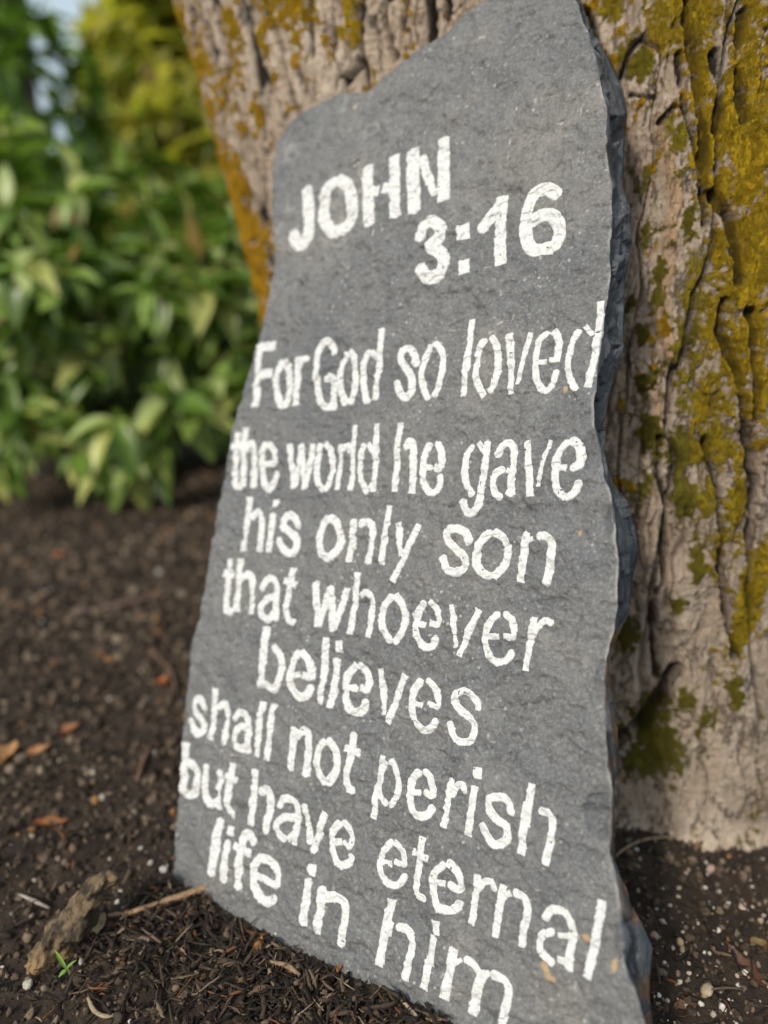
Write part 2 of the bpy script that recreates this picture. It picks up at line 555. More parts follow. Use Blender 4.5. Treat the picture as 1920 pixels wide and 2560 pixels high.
def poly_sdf(P, us, vs, reach=0.014):
    """signed distance to a closed polygon on the grid us x vs, negative inside, cut off at reach"""
    d = np.full((len(vs), len(us)), reach)
    ins = np.zeros(d.shape, bool)
    Q = np.roll(P, -1, 0)
    for (x0, y0), (x1, y1) in zip(P, Q):
        i0, i1 = np.searchsorted(us, [min(x0, x1) - reach, max(x0, x1) + reach])
        j0, j1 = np.searchsorted(vs, [min(y0, y1) - reach, max(y0, y1) + reach])
        wx, wy = us[None, i0:i1] - x0, vs[j0:j1, None] - y0
        ex, ey = x1 - x0, y1 - y0
        t = np.clip((wx * ex + wy * ey) / (ex * ex + ey * ey + 1e-18), 0, 1)
        d[j0:j1, i0:i1] = np.minimum(d[j0:j1, i0:i1], np.hypot(wx - ex * t, wy - ey * t))
        k0, k1 = np.searchsorted(vs, sorted((y0, y1)), 'left')
        if k1 > k0:
            xi = x0 + (vs[k0:k1] - y0) * ex / ey
            ins[k0:k1] ^= us[None] < xi[:, None]
    return d * np.where(ins, -1, 1)


def slate_h(u, v):
    h = 0.0028 * fbm(u * 14, v * 14, 0.2, 2, 21) + 0.0018 * fbm(u * 55 + 0.5 * vn(u * 20, v * 20), v * 75, 0.4, 3, 23)
    pit = fbm(u * 95 + 0.4 * vn(u * 60, v * 60), v * 125, 0.6, 3, 29)
    h = h + 0.0011 * fbm(u * 200, v * 260, 0.1, 3, 27) + 0.0018 * pit - 0.0014 * smooth(0.22, 0.45, fbm(u * 130, v * 150, 0.8, 2, 35))
    # thin flakes lifted off the cleavage plane
    s = fbm(u * 22 + 3, v * 30, 0.9, 3, 31)
    h = h - 0.0011 * smooth(0.18, 0.21, s) - 0.0009 * smooth(0.33, 0.36, s)
    s2 = fbm(u * 48 + 8, v * 60, 0.3, 3, 33)
    h = h - 0.0011 * smooth(0.24, 0.27, s2)
    return h


def march(us, vs, f):
    """polygons of f<0 on the grid us x vs: returns points (n,2) and face lists"""
    nv, nu = f.shape
    ins = f < 0
    nid = np.full((nv, nu), -1)
    nid[ins] = np.arange(ins.sum())
    UU, VV = np.meshgrid(us, vs)
    pts = [np.stack([UU[ins], VV[ins]], 1)]
    cnt = ins.sum()
    hx = ins[:, :-1] != ins[:, 1:]
    hid = np.full(hx.shape, -1)
    hid[hx] = cnt + np.arange(hx.sum()); cnt += hx.sum()
    t = f[:, :-1][hx] / (f[:, :-1][hx] - f[:, 1:][hx])
    r, c = np.nonzero(hx)
    pts.append(np.stack([us[c] + t * (us[c + 1] - us[c]), vs[r]], 1))
    vx = ins[:-1] != ins[1:]
    vid = np.full(vx.shape, -1)
    vid[vx] = cnt + np.arange(vx.sum()); cnt += vx.sum()
    t = f[:-1][vx] / (f[:-1][vx] - f[1:][vx])
    r, c = np.nonzero(vx)
    pts.append(np.stack([us[c], vs[r] + t * (vs[r + 1] - vs[r])], 1))
    a, b, cc, d = nid[:-1, :-1], nid[:-1, 1:], nid[1:, 1:], nid[1:, :-1]
    e0, e1, e2, e3 = hid[:-1], vid[:, 1:], hid[1:], vid[:, :-1]
    L = {'a': a, 'b': b, 'c': cc, 'd': d, '0': e0, '1': e1, '2': e2, '3': e3}
    case = (a >= 0) * 1 + (b >= 0) * 2 + (cc >= 0) * 4 + (d >= 0) * 8
    T_ = {1: 'a03', 2: 'b10', 4: 'c21', 8: 'd32', 3: 'ab13', 6: 'bc20', 12: 'cd31', 9: 'da02', 7: 'abc23', 14: 'bcd30', 13: 'cda01', 11: 'dab12', 15: 'abcd', 5: 'a01c23', 10: 'b12d30'}
    faces = {}
    for k, s in T_.items():
        q = case == k
        if q.any():
            faces.setdefault(len(s), []).append(np.stack([L[ch][q] for ch in s], 1))
    return np.concatenate(pts), [np.concatenate(x) for x in faces.values()]


sign = empty('slate_sign', tuple(plane_pt(np.array([0.2, 0.0]), np.array(0.0))))
tag(sign, 'tall grey slate slab hand-painted with a white Bible verse, leaning on the tree', 'sign')

st_ = 0.0011
us = np.arange(ring[:, 0].min() - 0.004, ring[:, 0].max() + 0.004, st_)
vs = np.arange(ring[:, 1].min() - 0.004, ring[:, 1].max() + 0.004, st_)
UU, VV = np.meshgrid(us, vs)
coarse = ring[::2, :2]
sdf = poly_sdf(coarse, us, vs)
P2, FF = march(us, vs, sdf)
from_sdf = np.zeros(len(P2))


def bilinear(g, u, v):
    x = np.clip((u - us[0]) / st_, 0, len(us) - 1.001); y = np.clip((v - vs[0]) / st_, 0, len(vs) - 1.001)
    i, j = x.astype(int), y.astype(int); fx, fy = x - i, y - j
    return (g[j, i] * (1 - fx) + g[j, i + 1] * fx) * (1 - fy) + (g[j + 1, i] * (1 - fx) + g[j + 1, i + 1] * fx) * fy


def slate_w(u, v):
    d = -bilinear(sdf, u, v)
    lip = (0.004 + 0.004 * (fbm(u * 40, v * 40, 0, 2, 41) + 0.4)) * (1 - 0.75 * smooth(0.26, 0.30, u))
    return slate_h(u, v) - 0.0028 * (1 - 0.7 * smooth(0.26, 0.30, u)) * (1 - smooth(0, 1, d / np.maximum(lip, 0.0015))) ** 2


chip = np.zeros(len(P2)); tan = np.zeros(len(P2))
pu, pv = P2[:, 0], P2[:, 1]
qx, qy = project(plane_pt(P2, np.zeros(len(P2))))
# pale chips: small scars, gathered in the upper face and by the right edge
sc = vn(pu * 210, pv * 260, 0.5, 51)
dens = np.clip(fbm(pu * 16, pv * 16, 0, 2, 53) * 1.2 + 0.25 + 0.25 * (pv > 0.55), 0, 1)
ridge = 1 - np.abs(fbm(pu * 70, pv * 80, 0.2, 2, 57)) * 6
upper = smooth(0.50, 0.62, pv) * smooth(0.12, 0.02, np.abs(pu - 0.06))
chip = np.maximum(smooth(0.80, 0.92, sc) * dens, np.clip(ridge, 0, 1) * smooth(0.1, 0.35, fbm(pu * 30, pv * 30, 0, 2, 59)) * (0.10 + 0.30 * upper))
arris = smooth(-0.0022, -0.0004, bilinear(sdf, pu, pv)) * smooth(0.25, 0.29, pu) * smooth(0.0, 0.3, fbm(pu * 70, pv * 70, 0.3, 3, 67))
chip = np.maximum(chip, 0.45 * arris)
for (x, y, rx, ry) in [(1465, 2346, 11, 12), (1360, 2412, 9, 14), (1368, 2432, 8, 10), (1378, 2447, 12, 9), (1538, 2412, 8, 18), (1413, 974, 7, 9), (1452, 1334, 6, 7)]:
    c0 = face_uv(x, y)
    k = face_uv(np.array([x + rx]), np.array([y]))[0] - c0; kr = np.linalg.norm(k)
    k = face_uv(np.array([x]), np.array([y + ry]))[0] - c0; kv = np.linalg.norm(k)
    d = ((pu - c0[0]) / kr) ** 2 + ((pv - c0[1]) / kv) ** 2 + 0.8 * fbm(pu * 260, pv * 260, 0, 2, 61)
    tan = np.maximum(tan, smooth(1.0, 0.75, d))
scar = np.zeros(len(P2))
for (x, y, rx, ry) in [(1500, 2030, 42, 75), (1502, 1700, 20, 60), (1485, 1125, 30, 60), (1525, 1300, 16, 50), (1490, 60, 14, 60), (1555, 2330, 14, 70), (1515, 880, 14, 60)]:
    c0 = face_uv(x, y)
    kr = np.linalg.norm(face_uv(x + rx, y) - c0); kv = np.linalg.norm(face_uv(x, y + ry) - c0)
    d = ((pu - c0[0]) / kr) ** 2 + ((pv - c0[1]) / kv) ** 2 + 0.5 * fbm(pu * 90, pv * 90, 0, 3, 63)
    scar = np.maximum(scar, smooth(1.0, 0.7, d))
w = slate_w(pu, pv) - 0.0018 * scar + 0.0008 * scar * fbm(pu * 160, pv * 90, 0, 2, 65)
front3 = plane_pt(P2, w)
# the broken edge, from the face's rim back to the rear face
n_r = len(ring)
outer = np.array(OUTER_R, float)
back = ring[:, :2].copy()
on_right = (ring[:, 2] > 1430) & (ring[:, 3] > -5)
xo = np.interp(ring[:, 3], outer[:, 1], outer[:, 0])
bo = face_uv(xo, ring[:, 3], -T)
back[on_right] = bo[on_right]
other = ~on_right
back[other] += nrm[other] * (0.006 * fbm(ring[other, 0] * 25, ring[other, 1] * 25, 0, 3, 71))[:, None]
sm = 3
for _ in range(1):
    back = np.stack([np.convolve(np.concatenate([back[-sm:, k], back[:, k], back[:sm, k]]), np.ones(sm) / sm, 'same')[sm:-sm] for k in (0, 1)], 1)
NR = 26
slen = np.concatenate([[0], np.cumsum(np.linalg.norm(np.diff(ring[:, :2], axis=0), axis=1))])
fr = np.random.default_rng(42)
NS = 420                                        # flat chips knocked off the edge
fs_, ft_ = fr.random(NS) * slen[-1], fr.random(NS)
fo, fgs, fgt = fr.normal(0, .0016, NS), fr.normal(0, .16, NS), fr.normal(0, .20, NS)


def chips(t):
    ds = (slen[:, None] - fs_[None]) / 0.9
    dt = (t - ft_[None]) * T * 1.6 + 0.003 * vn(slen * 90, t * 5, 0, 83)[:, None]
    k = np.argmin(ds ** 2 + dt ** 2, 1)
    i = np.arange(n_r)
    return np.clip(fo[k] + fgs[k] * ds[i, k] + fgt[k] * dt[i, k], -.005, .004)


rows, edge_a, rust_a = [], [], []
wf = slate_w(ring[:, 0], ring[:, 1])
for k in range(NR + 2):
    if k == 0:
        uvk = ring[:, :2] - nrm * 0.0016; wk = wf - 0.0006
    else:
        t = (k - 1) / NR
        lay = fbm(ring[:, 0] * 24, ring[:, 1] * 24, t * 2.5, 3, 73)
        step_ = -0.0022 + 0.003 * lay + 1.3 * chips(t) + 0.002 * np.round(2.2 * fbm(ring[:, 0] * 15, ring[:, 1] * 15, t * 5, 2, 77)) / 2.2 + 0.0012 * fbm(ring[:, 0] * 150, ring[:, 1] * 150, t * 14, 2, 79)
        env = math.sin(math.pi * min(1, t * 1.0)) ** 0.7 if t < 1 else 0
        uvk = ring[:, :2] * (1 - t) + back * t + nrm * (step_ * env)[:, None]
        wk = (wf - 0.0007) * (1 - t) - T * t
    rows.append(plane_pt(uvk, wk))
    edge_a.append(np.full(n_r, 0.0 if k == 0 else min(1.0, 0.5 + k * 0.5)))
    ry_ = ring[:, 3]
    r0 = smooth(1540, 1600, ry_) * smooth(2330, 2270, ry_) * on_right
    rust_a.append(r0 * (0.35 + 0.65 * smooth(0.3, 0.9, k / NR)) + 0.7 * on_right * smooth(2420, 2480, ry_) * (k > 6))
rim3 = np.concatenate(rows)
nf = len(front3)
ff = [f for f in FF]
rf = grid_faces(NR + 2, n_r, wrap=True) + nf
if area < 0:
    rf = rf[:, ::-1]
ff.append(rf[:, ::-1])
back_ring = nf + (NR + 1) * n_r + np.arange(n_r)
cen = rim3[-n_r:].mean(0)
allv = np.concatenate([front3, rim3, cen[None]])
ci = len(allv) - 1
ff.append(np.stack([back_ring, np.roll(back_ring, -1), np.full(n_r, ci)], 1))
zr = np.zeros(nf)
attrs = {'edge': np.concatenate([0.45 * scar, *edge_a, [1]]), 'rust': np.concatenate([zr, *rust_a, [0]]),
         'chip': np.concatenate([chip, np.zeros(len(rim3) + 1)]), 'tan': np.concatenate([tan, np.zeros(len(rim3) + 1)])}
mesh('slab', allv, ff, MSLATE, sign, attrs=attrs)

# ------------------------------------------------------------------ the lettering: stencilled strokes traced as centre lines
# crop origin x, y, scale, default stroke width; strokes "x,y x,y ..." with an optional "*width" in front
TEXT = [
    ('JOHN', (700, 320, 2.212), 56, '148,337 156,440 158,570 140,618 100,640 62,580|305,305 262,345 240,440 250,520 285,570 322,575|325,285 378,325 402,430 388,520 342,565|485,212 490,380 492,535|*50 495,352 550,348|630,150 634,330 637,490|*50 568,332 630,335|*62 730,115 735,300 742,468|*44 780,150 806,245 828,300|*34 815,270 852,368|*62 900,55 898,200 902,408'),
    ('3', (700, 320, 2.212), 60, '775,612 790,550 840,517 884,548 880,605 832,655 886,690 905,745 872,808 815,826 772,768'),
    (':', (700, 320, 2.212), 60, '*64 1008,530 1012,616|*58 1014,726 1012,803'),
    ('16', (700, 320, 2.212), 62, '1108,550 1150,495 1205,420|1218,368 1212,560 1218,755|*66 1535,368 1470,335 1400,370 1362,470 1357,590 1382,660 1440,672|*70 1452,668 1518,640 1543,560 1510,490 1450,478 1385,515'),
    ('For', (600, 730, 3.318), 50, '158,430 140,680 128,955|*60 150,455 290,440|*62 140,682 265,672|345,568 303,680 297,800 318,900 345,945|365,568 405,680 408,800 390,890 362,945|485,540 468,740 455,940|*46 478,640 515,565 555,550'),
    ('God', (600, 730, 3.318), 52, '780,508 752,425 700,425 650,500 625,650 630,820 668,920 715,952 758,900 762,720 692,712|*48 765,800 767,978|880,510 838,590 822,720 830,830 865,925|912,488 945,570 955,720 935,830 908,915|1068,490 1032,580 1018,720 1025,830 1052,915|1170,300 1165,450 1145,650 1112,895|*46 1092,490 1140,550'),
    ('so', (600, 730, 3.318), 56, '1455,600 1440,520 1395,465 1345,495 1340,570 1390,650 1426,720 1420,820 1375,872 1330,840 1300,745|*52 1575,440 1520,560 1502,700 1520,800 1560,890|*54 1607,420 1657,480 1676,590 1663,720 1608,870'),
    ('loved', (1050, 730, 3.318), 58, '*54 418,212 395,440 370,650 346,862|535,395 480,480 460,620 465,740 520,865|590,370 635,460 640,600 620,720 570,825|*68 735,345 745,500|*66 745,480 745,650|*54 745,620 752,845|*52 920,335 860,520|*42 865,505 800,765|1060,330 990,400 960,530 955,650 985,770 1040,815 1100,765 1130,650|*64 1100,315 1142,380 1148,470 1128,575|*46 1070,565 1165,560|*52 960,578 1050,575|1315,305 1255,420 1230,560 1240,700 1298,818|*64 1495,70 1478,280 1440,560 1385,792|*50 1362,272 1425,350'),
    ('the', (550, 1030, 3.318), 48, '150,170 128,400 115,560 130,610 165,610|*44 92,290 190,275|212,128 195,360 178,618|222,310 258,262 283,330 272,470 262,625|385,262 345,340 340,470 352,580 395,632 435,580 455,500|405,262 448,330 458,425|*44 345,432 455,425'),
    ('world', (550, 1030, 3.318), 46, '572,262 585,430 600,632|*36 612,600 640,440 664,320|668,262 680,430 690,640|768,265 735,420 700,620|828,262 797,370 787,500 810,600 842,642|862,252 908,330 915,470 895,580 865,645|990,262 980,430 960,642|*48 1000,310 1055,275 1066,325|1118,108 1100,330 1078,652|1202,270 1165,380 1155,490 1170,590 1208,668|1308,98 1295,300 1280,480 1260,660|*44 1235,262 1282,345|*40 1225,600 1262,632'),
    ('he', (1000, 1030, 3.318), 56, '*54 12,92 -20,300 -35,480 -48,662|*60 52,290 85,250 112,300 110,450 88,675|245,262 205,350 190,460 190,580 240,660 290,665 330,610 335,530|*58 300,255 335,330 350,420|*56 350,400 330,462 285,462|*52 190,455 262,460'),
    ('gave', (1000, 1030, 3.318), 58, '*56 592,272 550,370 540,480 555,590 598,692|*62 722,242 714,400 685,560 665,700 640,785 590,838 540,812 514,735|*54 645,250 702,335|*62 810,362 850,282 905,258 942,312 945,450 925,580 932,695|852,470 792,512 775,590 795,680 832,705|*46 880,480 945,500|*46 880,660 930,690|*60 1060,238 1070,430 1085,705|*46 1252,232 1200,380|*42 1205,370 1145,622|*64 1398,250 1330,330 1298,450 1298,590 1335,680 1390,708 1450,672 1490,582|*76 1425,238 1490,285 1512,385|*70 1508,370 1490,445 1440,470|*56 1300,468 1390,468'),
    ('his', (550, 1230, 3.318), 52, '240,40 215,280 195,490|*50 255,205 310,165 342,230 335,350 325,492|*52 450,58 448,122|436,178 420,330 402,498|*52 648,288 620,222 575,192 530,217 522,280 570,330 624,385 628,460 590,508 535,488 480,392'),
    ('only', (550, 1230, 3.318), 58, '895,220 850,270 824,370 827,450 850,520 900,550|915,215 970,262 990,370 975,460 912,545|*56 1105,222 1080,400 1062,580|1150,262 1210,242 1252,300 1245,430 1222,595|*50 1392,106 1365,350 1330,602|*58 1472,252 1490,380|*50 1490,370 1494,440|*40 1494,430 1494,535|*56 1655,268 1575,430 1510,575 1425,745'),
    ('son', (950, 1260, 3.318), 66, '742,325 710,242 630,207 562,232 570,310 640,380 708,450 705,530 630,568 560,540 520,440|912,235 840,310 810,400 810,500 850,570 908,598|948,230 1030,290 1055,390 1030,500 935,605|*72 1218,235 1185,420 1150,648|*50 1215,310 1275,285|*72 1318,262 1395,278 1430,350 1405,520 1375,672'),
    ('that', (540, 1370, 3.318), 48, '118,95 100,250 88,430 98,512 135,530|*50 58,205 150,218|206,90 190,300 170,532|222,250 275,222 308,300 290,552|385,342 420,270 470,258 510,330 502,470 495,602|490,405 420,430 375,500 390,570 440,592 490,540|640,165 610,350 585,520 600,600 638,618|*46 570,270 668,310'),
    ('whoever', (540, 1370, 3.318), 56, '825,278 832,450 840,655|*52 850,650 890,500 930,370|*62 942,318 955,500 970,690|*54 985,670 1030,500 1075,335|*52 1172,202 1140,480 1108,718|*50 1205,390 1250,368 1293,420 1285,560 1262,745|*56 1460,400 1395,480 1374,580 1392,680 1455,780|*56 1490,390 1553,480 1570,590 1545,700 1478,785|*56 1736,452 1680,520 1658,610 1660,700 1690,780 1750,825 1805,802 1830,750|*54 1785,450 1835,512 1855,600|*48 1855,575 1836,632 1782,622|*46 1660,630 1745,638|*50 1958,468 1975,640|*44 1973,620 1984,720|*34 1982,705 1990,828|*54 2175,510 2100,680 2015,900|*58 2332,542 2268,610 2230,710 2230,810 2270,910 2340,948 2410,922 2440,864|*58 2388,545 2445,600 2470,700|*50 2470,672 2454,742 2382,730|*48 2236,730 2345,738|*60 2630,572 2595,770 2560,1020|*52 2625,735 2660,660 2720,605 2780,625'),
    ('believes', (540, 1370, 3.318), 56, '*62 420,655 400,860 365,1162|*52 480,815 532,890 542,1000 520,1110 468,1172 400,1130|*56 692,868 640,950 615,1070 630,1170 690,1235 752,1222 778,1155|*54 712,862 775,950 788,1060 780,1072 722,1055|*40 618,1065 700,1048|*58 912,742 885,1000 850,1298|*60 1015,768 1016,868|*58 995,918 975,1100 945,1328|*60 1152,970 1080,1056 1060,1156 1070,1256 1110,1336 1160,1366 1220,1338 1240,1275|*58 1182,965 1245,1045 1265,1150|*50 1262,1115 1248,1178 1182,1152|*48 1065,1155 1160,1166|*56 1358,1000 1372,1145|*52 1372,1130 1378,1260|*40 1378,1245 1380,1388|*56 1565,1052 1500,1215 1408,1455|*58 1700,1098 1635,1186 1615,1286 1625,1386 1660,1476 1725,1516 1790,1483 1818,1430|*56 1752,1095 1815,1166 1840,1266|*46 1842,1240 1828,1318 1748,1285|*42 1630,1286 1710,1312|*58 2165,1338 2130,1246 2055,1186 1985,1216 1985,1306 2040,1366 2115,1436 2135,1536 2100,1601 2030,1606 1970,1556 1928,1440'),
    ('shall', (440, 1700, 3.318), 46, '240,245 205,172 160,162 140,215 160,280 215,350 220,420 180,443 130,400 108,335|*48 326,70 310,280 285,498|352,228 400,202 430,260 415,380 398,535|490,325 530,270 582,290 604,370 600,480 600,608|600,405 530,390 485,460 495,540 548,568 595,540|*50 712,180 690,400 666,635|*50 802,200 780,430 750,670'),
    ('not', (440, 1700, 3.318), 58, '982,395 960,560 943,748|1005,470 1060,418 1104,480 1095,620 1072,795|*40 990,440 1035,440|1240,505 1190,570 1170,670 1185,760 1245,848|1272,500 1330,570 1344,680 1320,780 1260,855|*56 1478,440 1450,600 1420,800 1430,880 1472,922|*48 1402,560 1518,612'),
    ('perish', (900, 1850, 3.072), 55, '*50 175,118 135,370 105,605|*36 208,168 165,260 160,380 170,440 208,495|*46 238,160 288,220 305,330 290,430 232,505|468,240 412,300 392,400 400,490 430,560 490,582 538,562 556,520|505,238 550,290 572,385|*46 574,362 560,424 504,398|*44 395,395 475,405|*52 705,298 680,450 650,672|*50 705,430 740,362 790,340 812,398|*62 905,208 905,300|*58 885,352 860,540 828,740|*62 1165,565 1130,472 1060,437 995,452 1000,530 1060,610 1125,670 1130,760 1080,800 1010,780 938,635|*60 1318,335 1290,520|*80 1290,480 1265,660|*62 1262,640 1235,880|*60 1385,548 1440,565 1480,640 1455,790 1430,960'),
    ('but', (420, 1840, 3.318), 52, '*60 145,55 130,280 110,470|162,215 225,270 240,370 215,460 170,490 118,460|320,240 305,400 302,500 345,575|435,288 420,430 400,608|*42 345,575 400,535|540,228 510,420 490,580 525,655|*44 478,330 572,372'),
    ('have', (420, 1840, 3.318), 56, '*58 730,278 705,500 680,745|770,462 820,450 840,540 825,660 802,802|*54 912,585 958,522 1028,540 1068,620 1060,740 1042,905|*52 1062,680 960,680 895,730 905,810 962,855|*46 985,862 1050,800|*54 1130,568 1150,720 1168,905|*54 1312,638 1250,800 1183,968|*54 1432,718 1370,800 1346,900 1365,990 1410,1060 1460,1072 1508,1048 1524,1000|*50 1458,712 1515,790 1528,900|*42 1528,878 1508,920 1458,878|*44 1355,882 1430,882'),
    ('eternal', (900, 2080, 2.592), 46, '*42 202,62 150,120 126,190 136,270 170,330 225,348 263,325 277,296|*42 218,68 265,120 283,180|*36 284,165 275,218 224,193|*36 130,195 205,208|*44 405,30 380,200 358,370 375,420 408,435|*38 335,130 442,178|*48 548,205 492,260 472,340 482,420 515,490 580,512 623,493 640,464|*50 575,195 625,250 650,305|*44 652,285 645,375 578,332|*36 480,315 552,338|*46 762,278 745,420 718,602|*42 755,385 800,332 850,322 872,370|*50 930,342 905,500 878,682|*36 930,420 980,395|*48 1005,388 1070,430 1092,510 1065,620 1046,748|*52 1200,562 1240,507 1310,507 1368,570 1385,660 1365,770 1352,895|*40 1285,665 1385,672|*48 1252,645 1192,660 1167,720 1190,790 1252,848|*46 1285,818 1370,852|*60 1566,445 1530,690 1476,945'),
    ('life', (480, 2030, 3.687), 66, '*76 236,70 210,320 180,585|*70 350,135 348,225|*66 325,275 305,450 285,645|560,278 520,212 470,232 450,330 425,520 415,705|*52 378,310 542,390|*60 612,428 560,500 550,600 575,720 640,810 700,835 755,800|*60 600,425 705,455 765,560 772,692|*48 570,592 770,688'),
    ('in', (480, 2030, 3.687), 74, '*70 1096,485 1094,595|1075,628 1045,830 1018,1042|1200,700 1180,900 1153,1115|1235,790 1310,780 1390,830 1405,950 1390,1080 1368,1230'),
    ('him', (900, 2200, 3.770), 76, '*74 286,188 250,400|*96 262,380 235,520|*74 232,480 210,600 176,815|*70 345,452 430,482 480,580 460,750 423,940|*78 716,382 718,515|690,530 655,760 598,1035|*82 880,645 840,880 788,1130|*48 880,800 952,752|*66 982,752 1070,800 1140,890|*88 1160,870 1100,1050 1048,1275|*56 1150,930 1208,878|*78 1242,890 1340,930 1405,1020 1385,1170 1340,1360 1310,1480'),
]


def catmull(p, n=6):
    if len(p) < 3:
        return p
    q = np.vstack([2 * p[0] - p[1], p, 2 * p[-1] - p[-2]])
    out = []
    for i in range(1, len(q) - 2):
        for t in np.linspace(0, 1, n, endpoint=False):
            a, b, c, d = q[i - 1], q[i], q[i + 1], q[i + 2]
            out.append(0.5 * (2 * b + (c - a) * t + (2 * a - 5 * b + 4 * c - d) * t * t + (3 * b - a - 3 * c + d) * t ** 3))
    out.append(p[-1])
    return np.array(out)


def paint_word(word, crop, wdef, spec, step=0.00042):
    strokes = []
    for s in spec.split('|'):
        w_ = wdef
        if s[0] == '*':
            k, s = s.split(' ', 1); w_ = float(k[1:])
        p = np.array([[float(c) for c in q.split(',')] for q in s.split()])
        p = catmull(p)
        px, py = crop[0] + p[:, 0] / crop[2], crop[1] + p[:, 1] / crop[2]
        mid = len(px) // 2
        h = 1.05 * w_ / crop[2] / 2
        wd = np.linalg.norm(face_uv(np.array([px[mid] + h]), np.array([py[mid]])) - face_uv(np.array([px[mid] - h]), np.array([py[mid]])))
        strokes.append((face_uv(px, py), wd / 2))
    lo = np.min([s[0].min(0) - s[1] * 1.6 for s in strokes], 0); hi = np.max([s[0].max(0) + s[1] * 1.6 for s in strokes], 0)
    gu, gv = np.arange(lo[0], hi[0], step), np.arange(lo[1], hi[1], step)
    XU, XV = np.meshgrid(gu, gv)
    d = np.full(XU.shape, 0.01)
    for pts, r in strokes:
        b0, b1 = pts.min(0) - r - 0.004, pts.max(0) + r + 0.004
        i0, i1 = np.searchsorted(gu, [b0[0], b1[0]]); j0, j1 = np.searchsorted(gv, [b0[1], b1[1]])
        su, sv = XU[j0:j1, i0:i1], XV[j0:j1, i0:i1]
        ds = np.full(su.shape, 0.01)
        for k in range(len(pts) - 1):
            a, b = pts[k], pts[k + 1]
            e = b - a; L = np.linalg.norm(e) + 1e-9; e = e / L
            t = (su - a[0]) * e[0] + (sv - a[1]) * e[1]
            n = np.abs(-(su - a[0]) * e[1] + (sv - a[1]) * e[0])
            tc = np.clip(t, 0, L)
            cap = np.hypot(t - tc, n) - r
            if k == 0:
                cap = np.where(t < 0, np.maximum(n - r, -t), cap)
            if k == len(pts) - 2:
                cap = np.where(t > L, np.maximum(n - r, t - L), cap)
            ds = np.minimum(ds, cap)
        d[j0:j1, i0:i1] = np.minimum(d[j0:j1, i0:i1], ds)
    d = d + 0.0007 * fbm(XU * 420, XV * 420, 0, 3, 91) + 0.0004 * fbm(XU * 110, XV * 110, 0, 2, 93)
    # bristle marks of the dabbed brush reach a little past the stencil
    d = d - 0.0011 * smooth(0.35, 0.8, vn(XU * 900, XV * 330, 0.2, 95)) * smooth(0.0, 0.4, fbm(XU * 45, XV * 45, 0, 2, 97))
    # pinholes where the stone shows through
    d = np.maximum(d, -0.0006 + 0.0028 * (smooth(0.70, 0.95, vn(XU * 420, XV * 420, 0.6, 99))))
    P, fs = march(gu, gv, d)
    i = np.clip(np.round((P[:, 0] - gu[0]) / step).astype(int), 0, len(gu) - 1); j = np.clip(np.round((P[:, 1] - gv[0]) / step).astype(int), 0, len(gv) - 1)
    dd = -d[j, i]
    th = -0.0003 + 0.0009 * smooth(0, 0.0007, dd) + 0.00022 * fbm(P[:, 0] * 300, P[:, 1] * 300, 0, 2, 101)
    o = mesh('painted_word', plane_pt(P, slate_w(P[:, 0], P[:, 1]) + th), fs, MPAINT, sign)
    return tag(o, 'rough white stencilled "%s" painted on the slate' % word)


for wd_ in TEXT:
    paint_word(*wd_)

# ------------------------------------------------------------------ the tree beside it
def trunk_pt(th, z, r):
    return np.stack([TC[0] + r * np.sin(th), TC[1] - r * np.cos(th), z], -1)


_ct = np.linspace(-1.7, 1.3, 400); _cz = np.linspace(-0.02, 1.15, 400)
_CT, _CZ = np.meshgrid(_ct, _cz)
_CP = trunk_pt(_CT, _CZ, trunk_r(_CT, _CZ))
_cx, _cy = project(_CP)
_nx = np.gradient(_CP, axis=1); _nz = np.gradient(_CP, axis=0)
_facing = np.sum(np.cross(_nx, _nz) * (O - _CP), -1) > 0


def on_trunk(px, py):
    d = (_cx - px) ** 2 + (_cy - py) ** 2 + np.where(_facing, 0, 1e7)
    k = np.unravel_index(np.argmin(d), d.shape)
    return _CT[k], _CZ[k]


th_f = np.arange(-1.62, 1.15, 0.0027)
th_c = np.linspace(1.15, 2 * math.pi - 1.62, 70)[:-1]
ths = np.concatenate([th_f, th_c])
zs = np.concatenate([np.arange(-0.08, 0.94, 0.00135), np.linspace(0.94, 2.4, 120)])
TT, ZZ = np.meshgrid(ths, zs)
RR = trunk_r((TT + math.pi) % (2 * math.pi) - math.pi, ZZ)
SX, SY = RR * np.sin(TT), RR * np.cos(TT)
arc = TT * 0.42
def worley(x, y, seed):
    xi, yi = np.floor(x).astype(int), np.floor(y).astype(int)
    f1 = np.full(x.shape, 9.0); f2 = np.full(x.shape, 9.0)
    for a in (-1, 0, 1):
        for b in (-1, 0, 1):
            cx, cy = xi + a, yi + b
            dx = cx + _tab[cx & 63, cy & 63, seed] - x
            dy = cy + _tab[cy & 63, cx & 63, seed + 1] - y
            d = np.hypot(dx, dy)
            f2 = np.minimum(f2, np.maximum(f1, d)); f1 = np.minimum(f1, d)
    return f1, f2


# bark: long plates parted by fissures, scaly in detail
lowz = smooth(0.05, 0.30, ZZ)
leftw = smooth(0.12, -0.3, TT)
amp = (0.75 + 0.25 * leftw) * (0.35 + 0.65 * lowz)
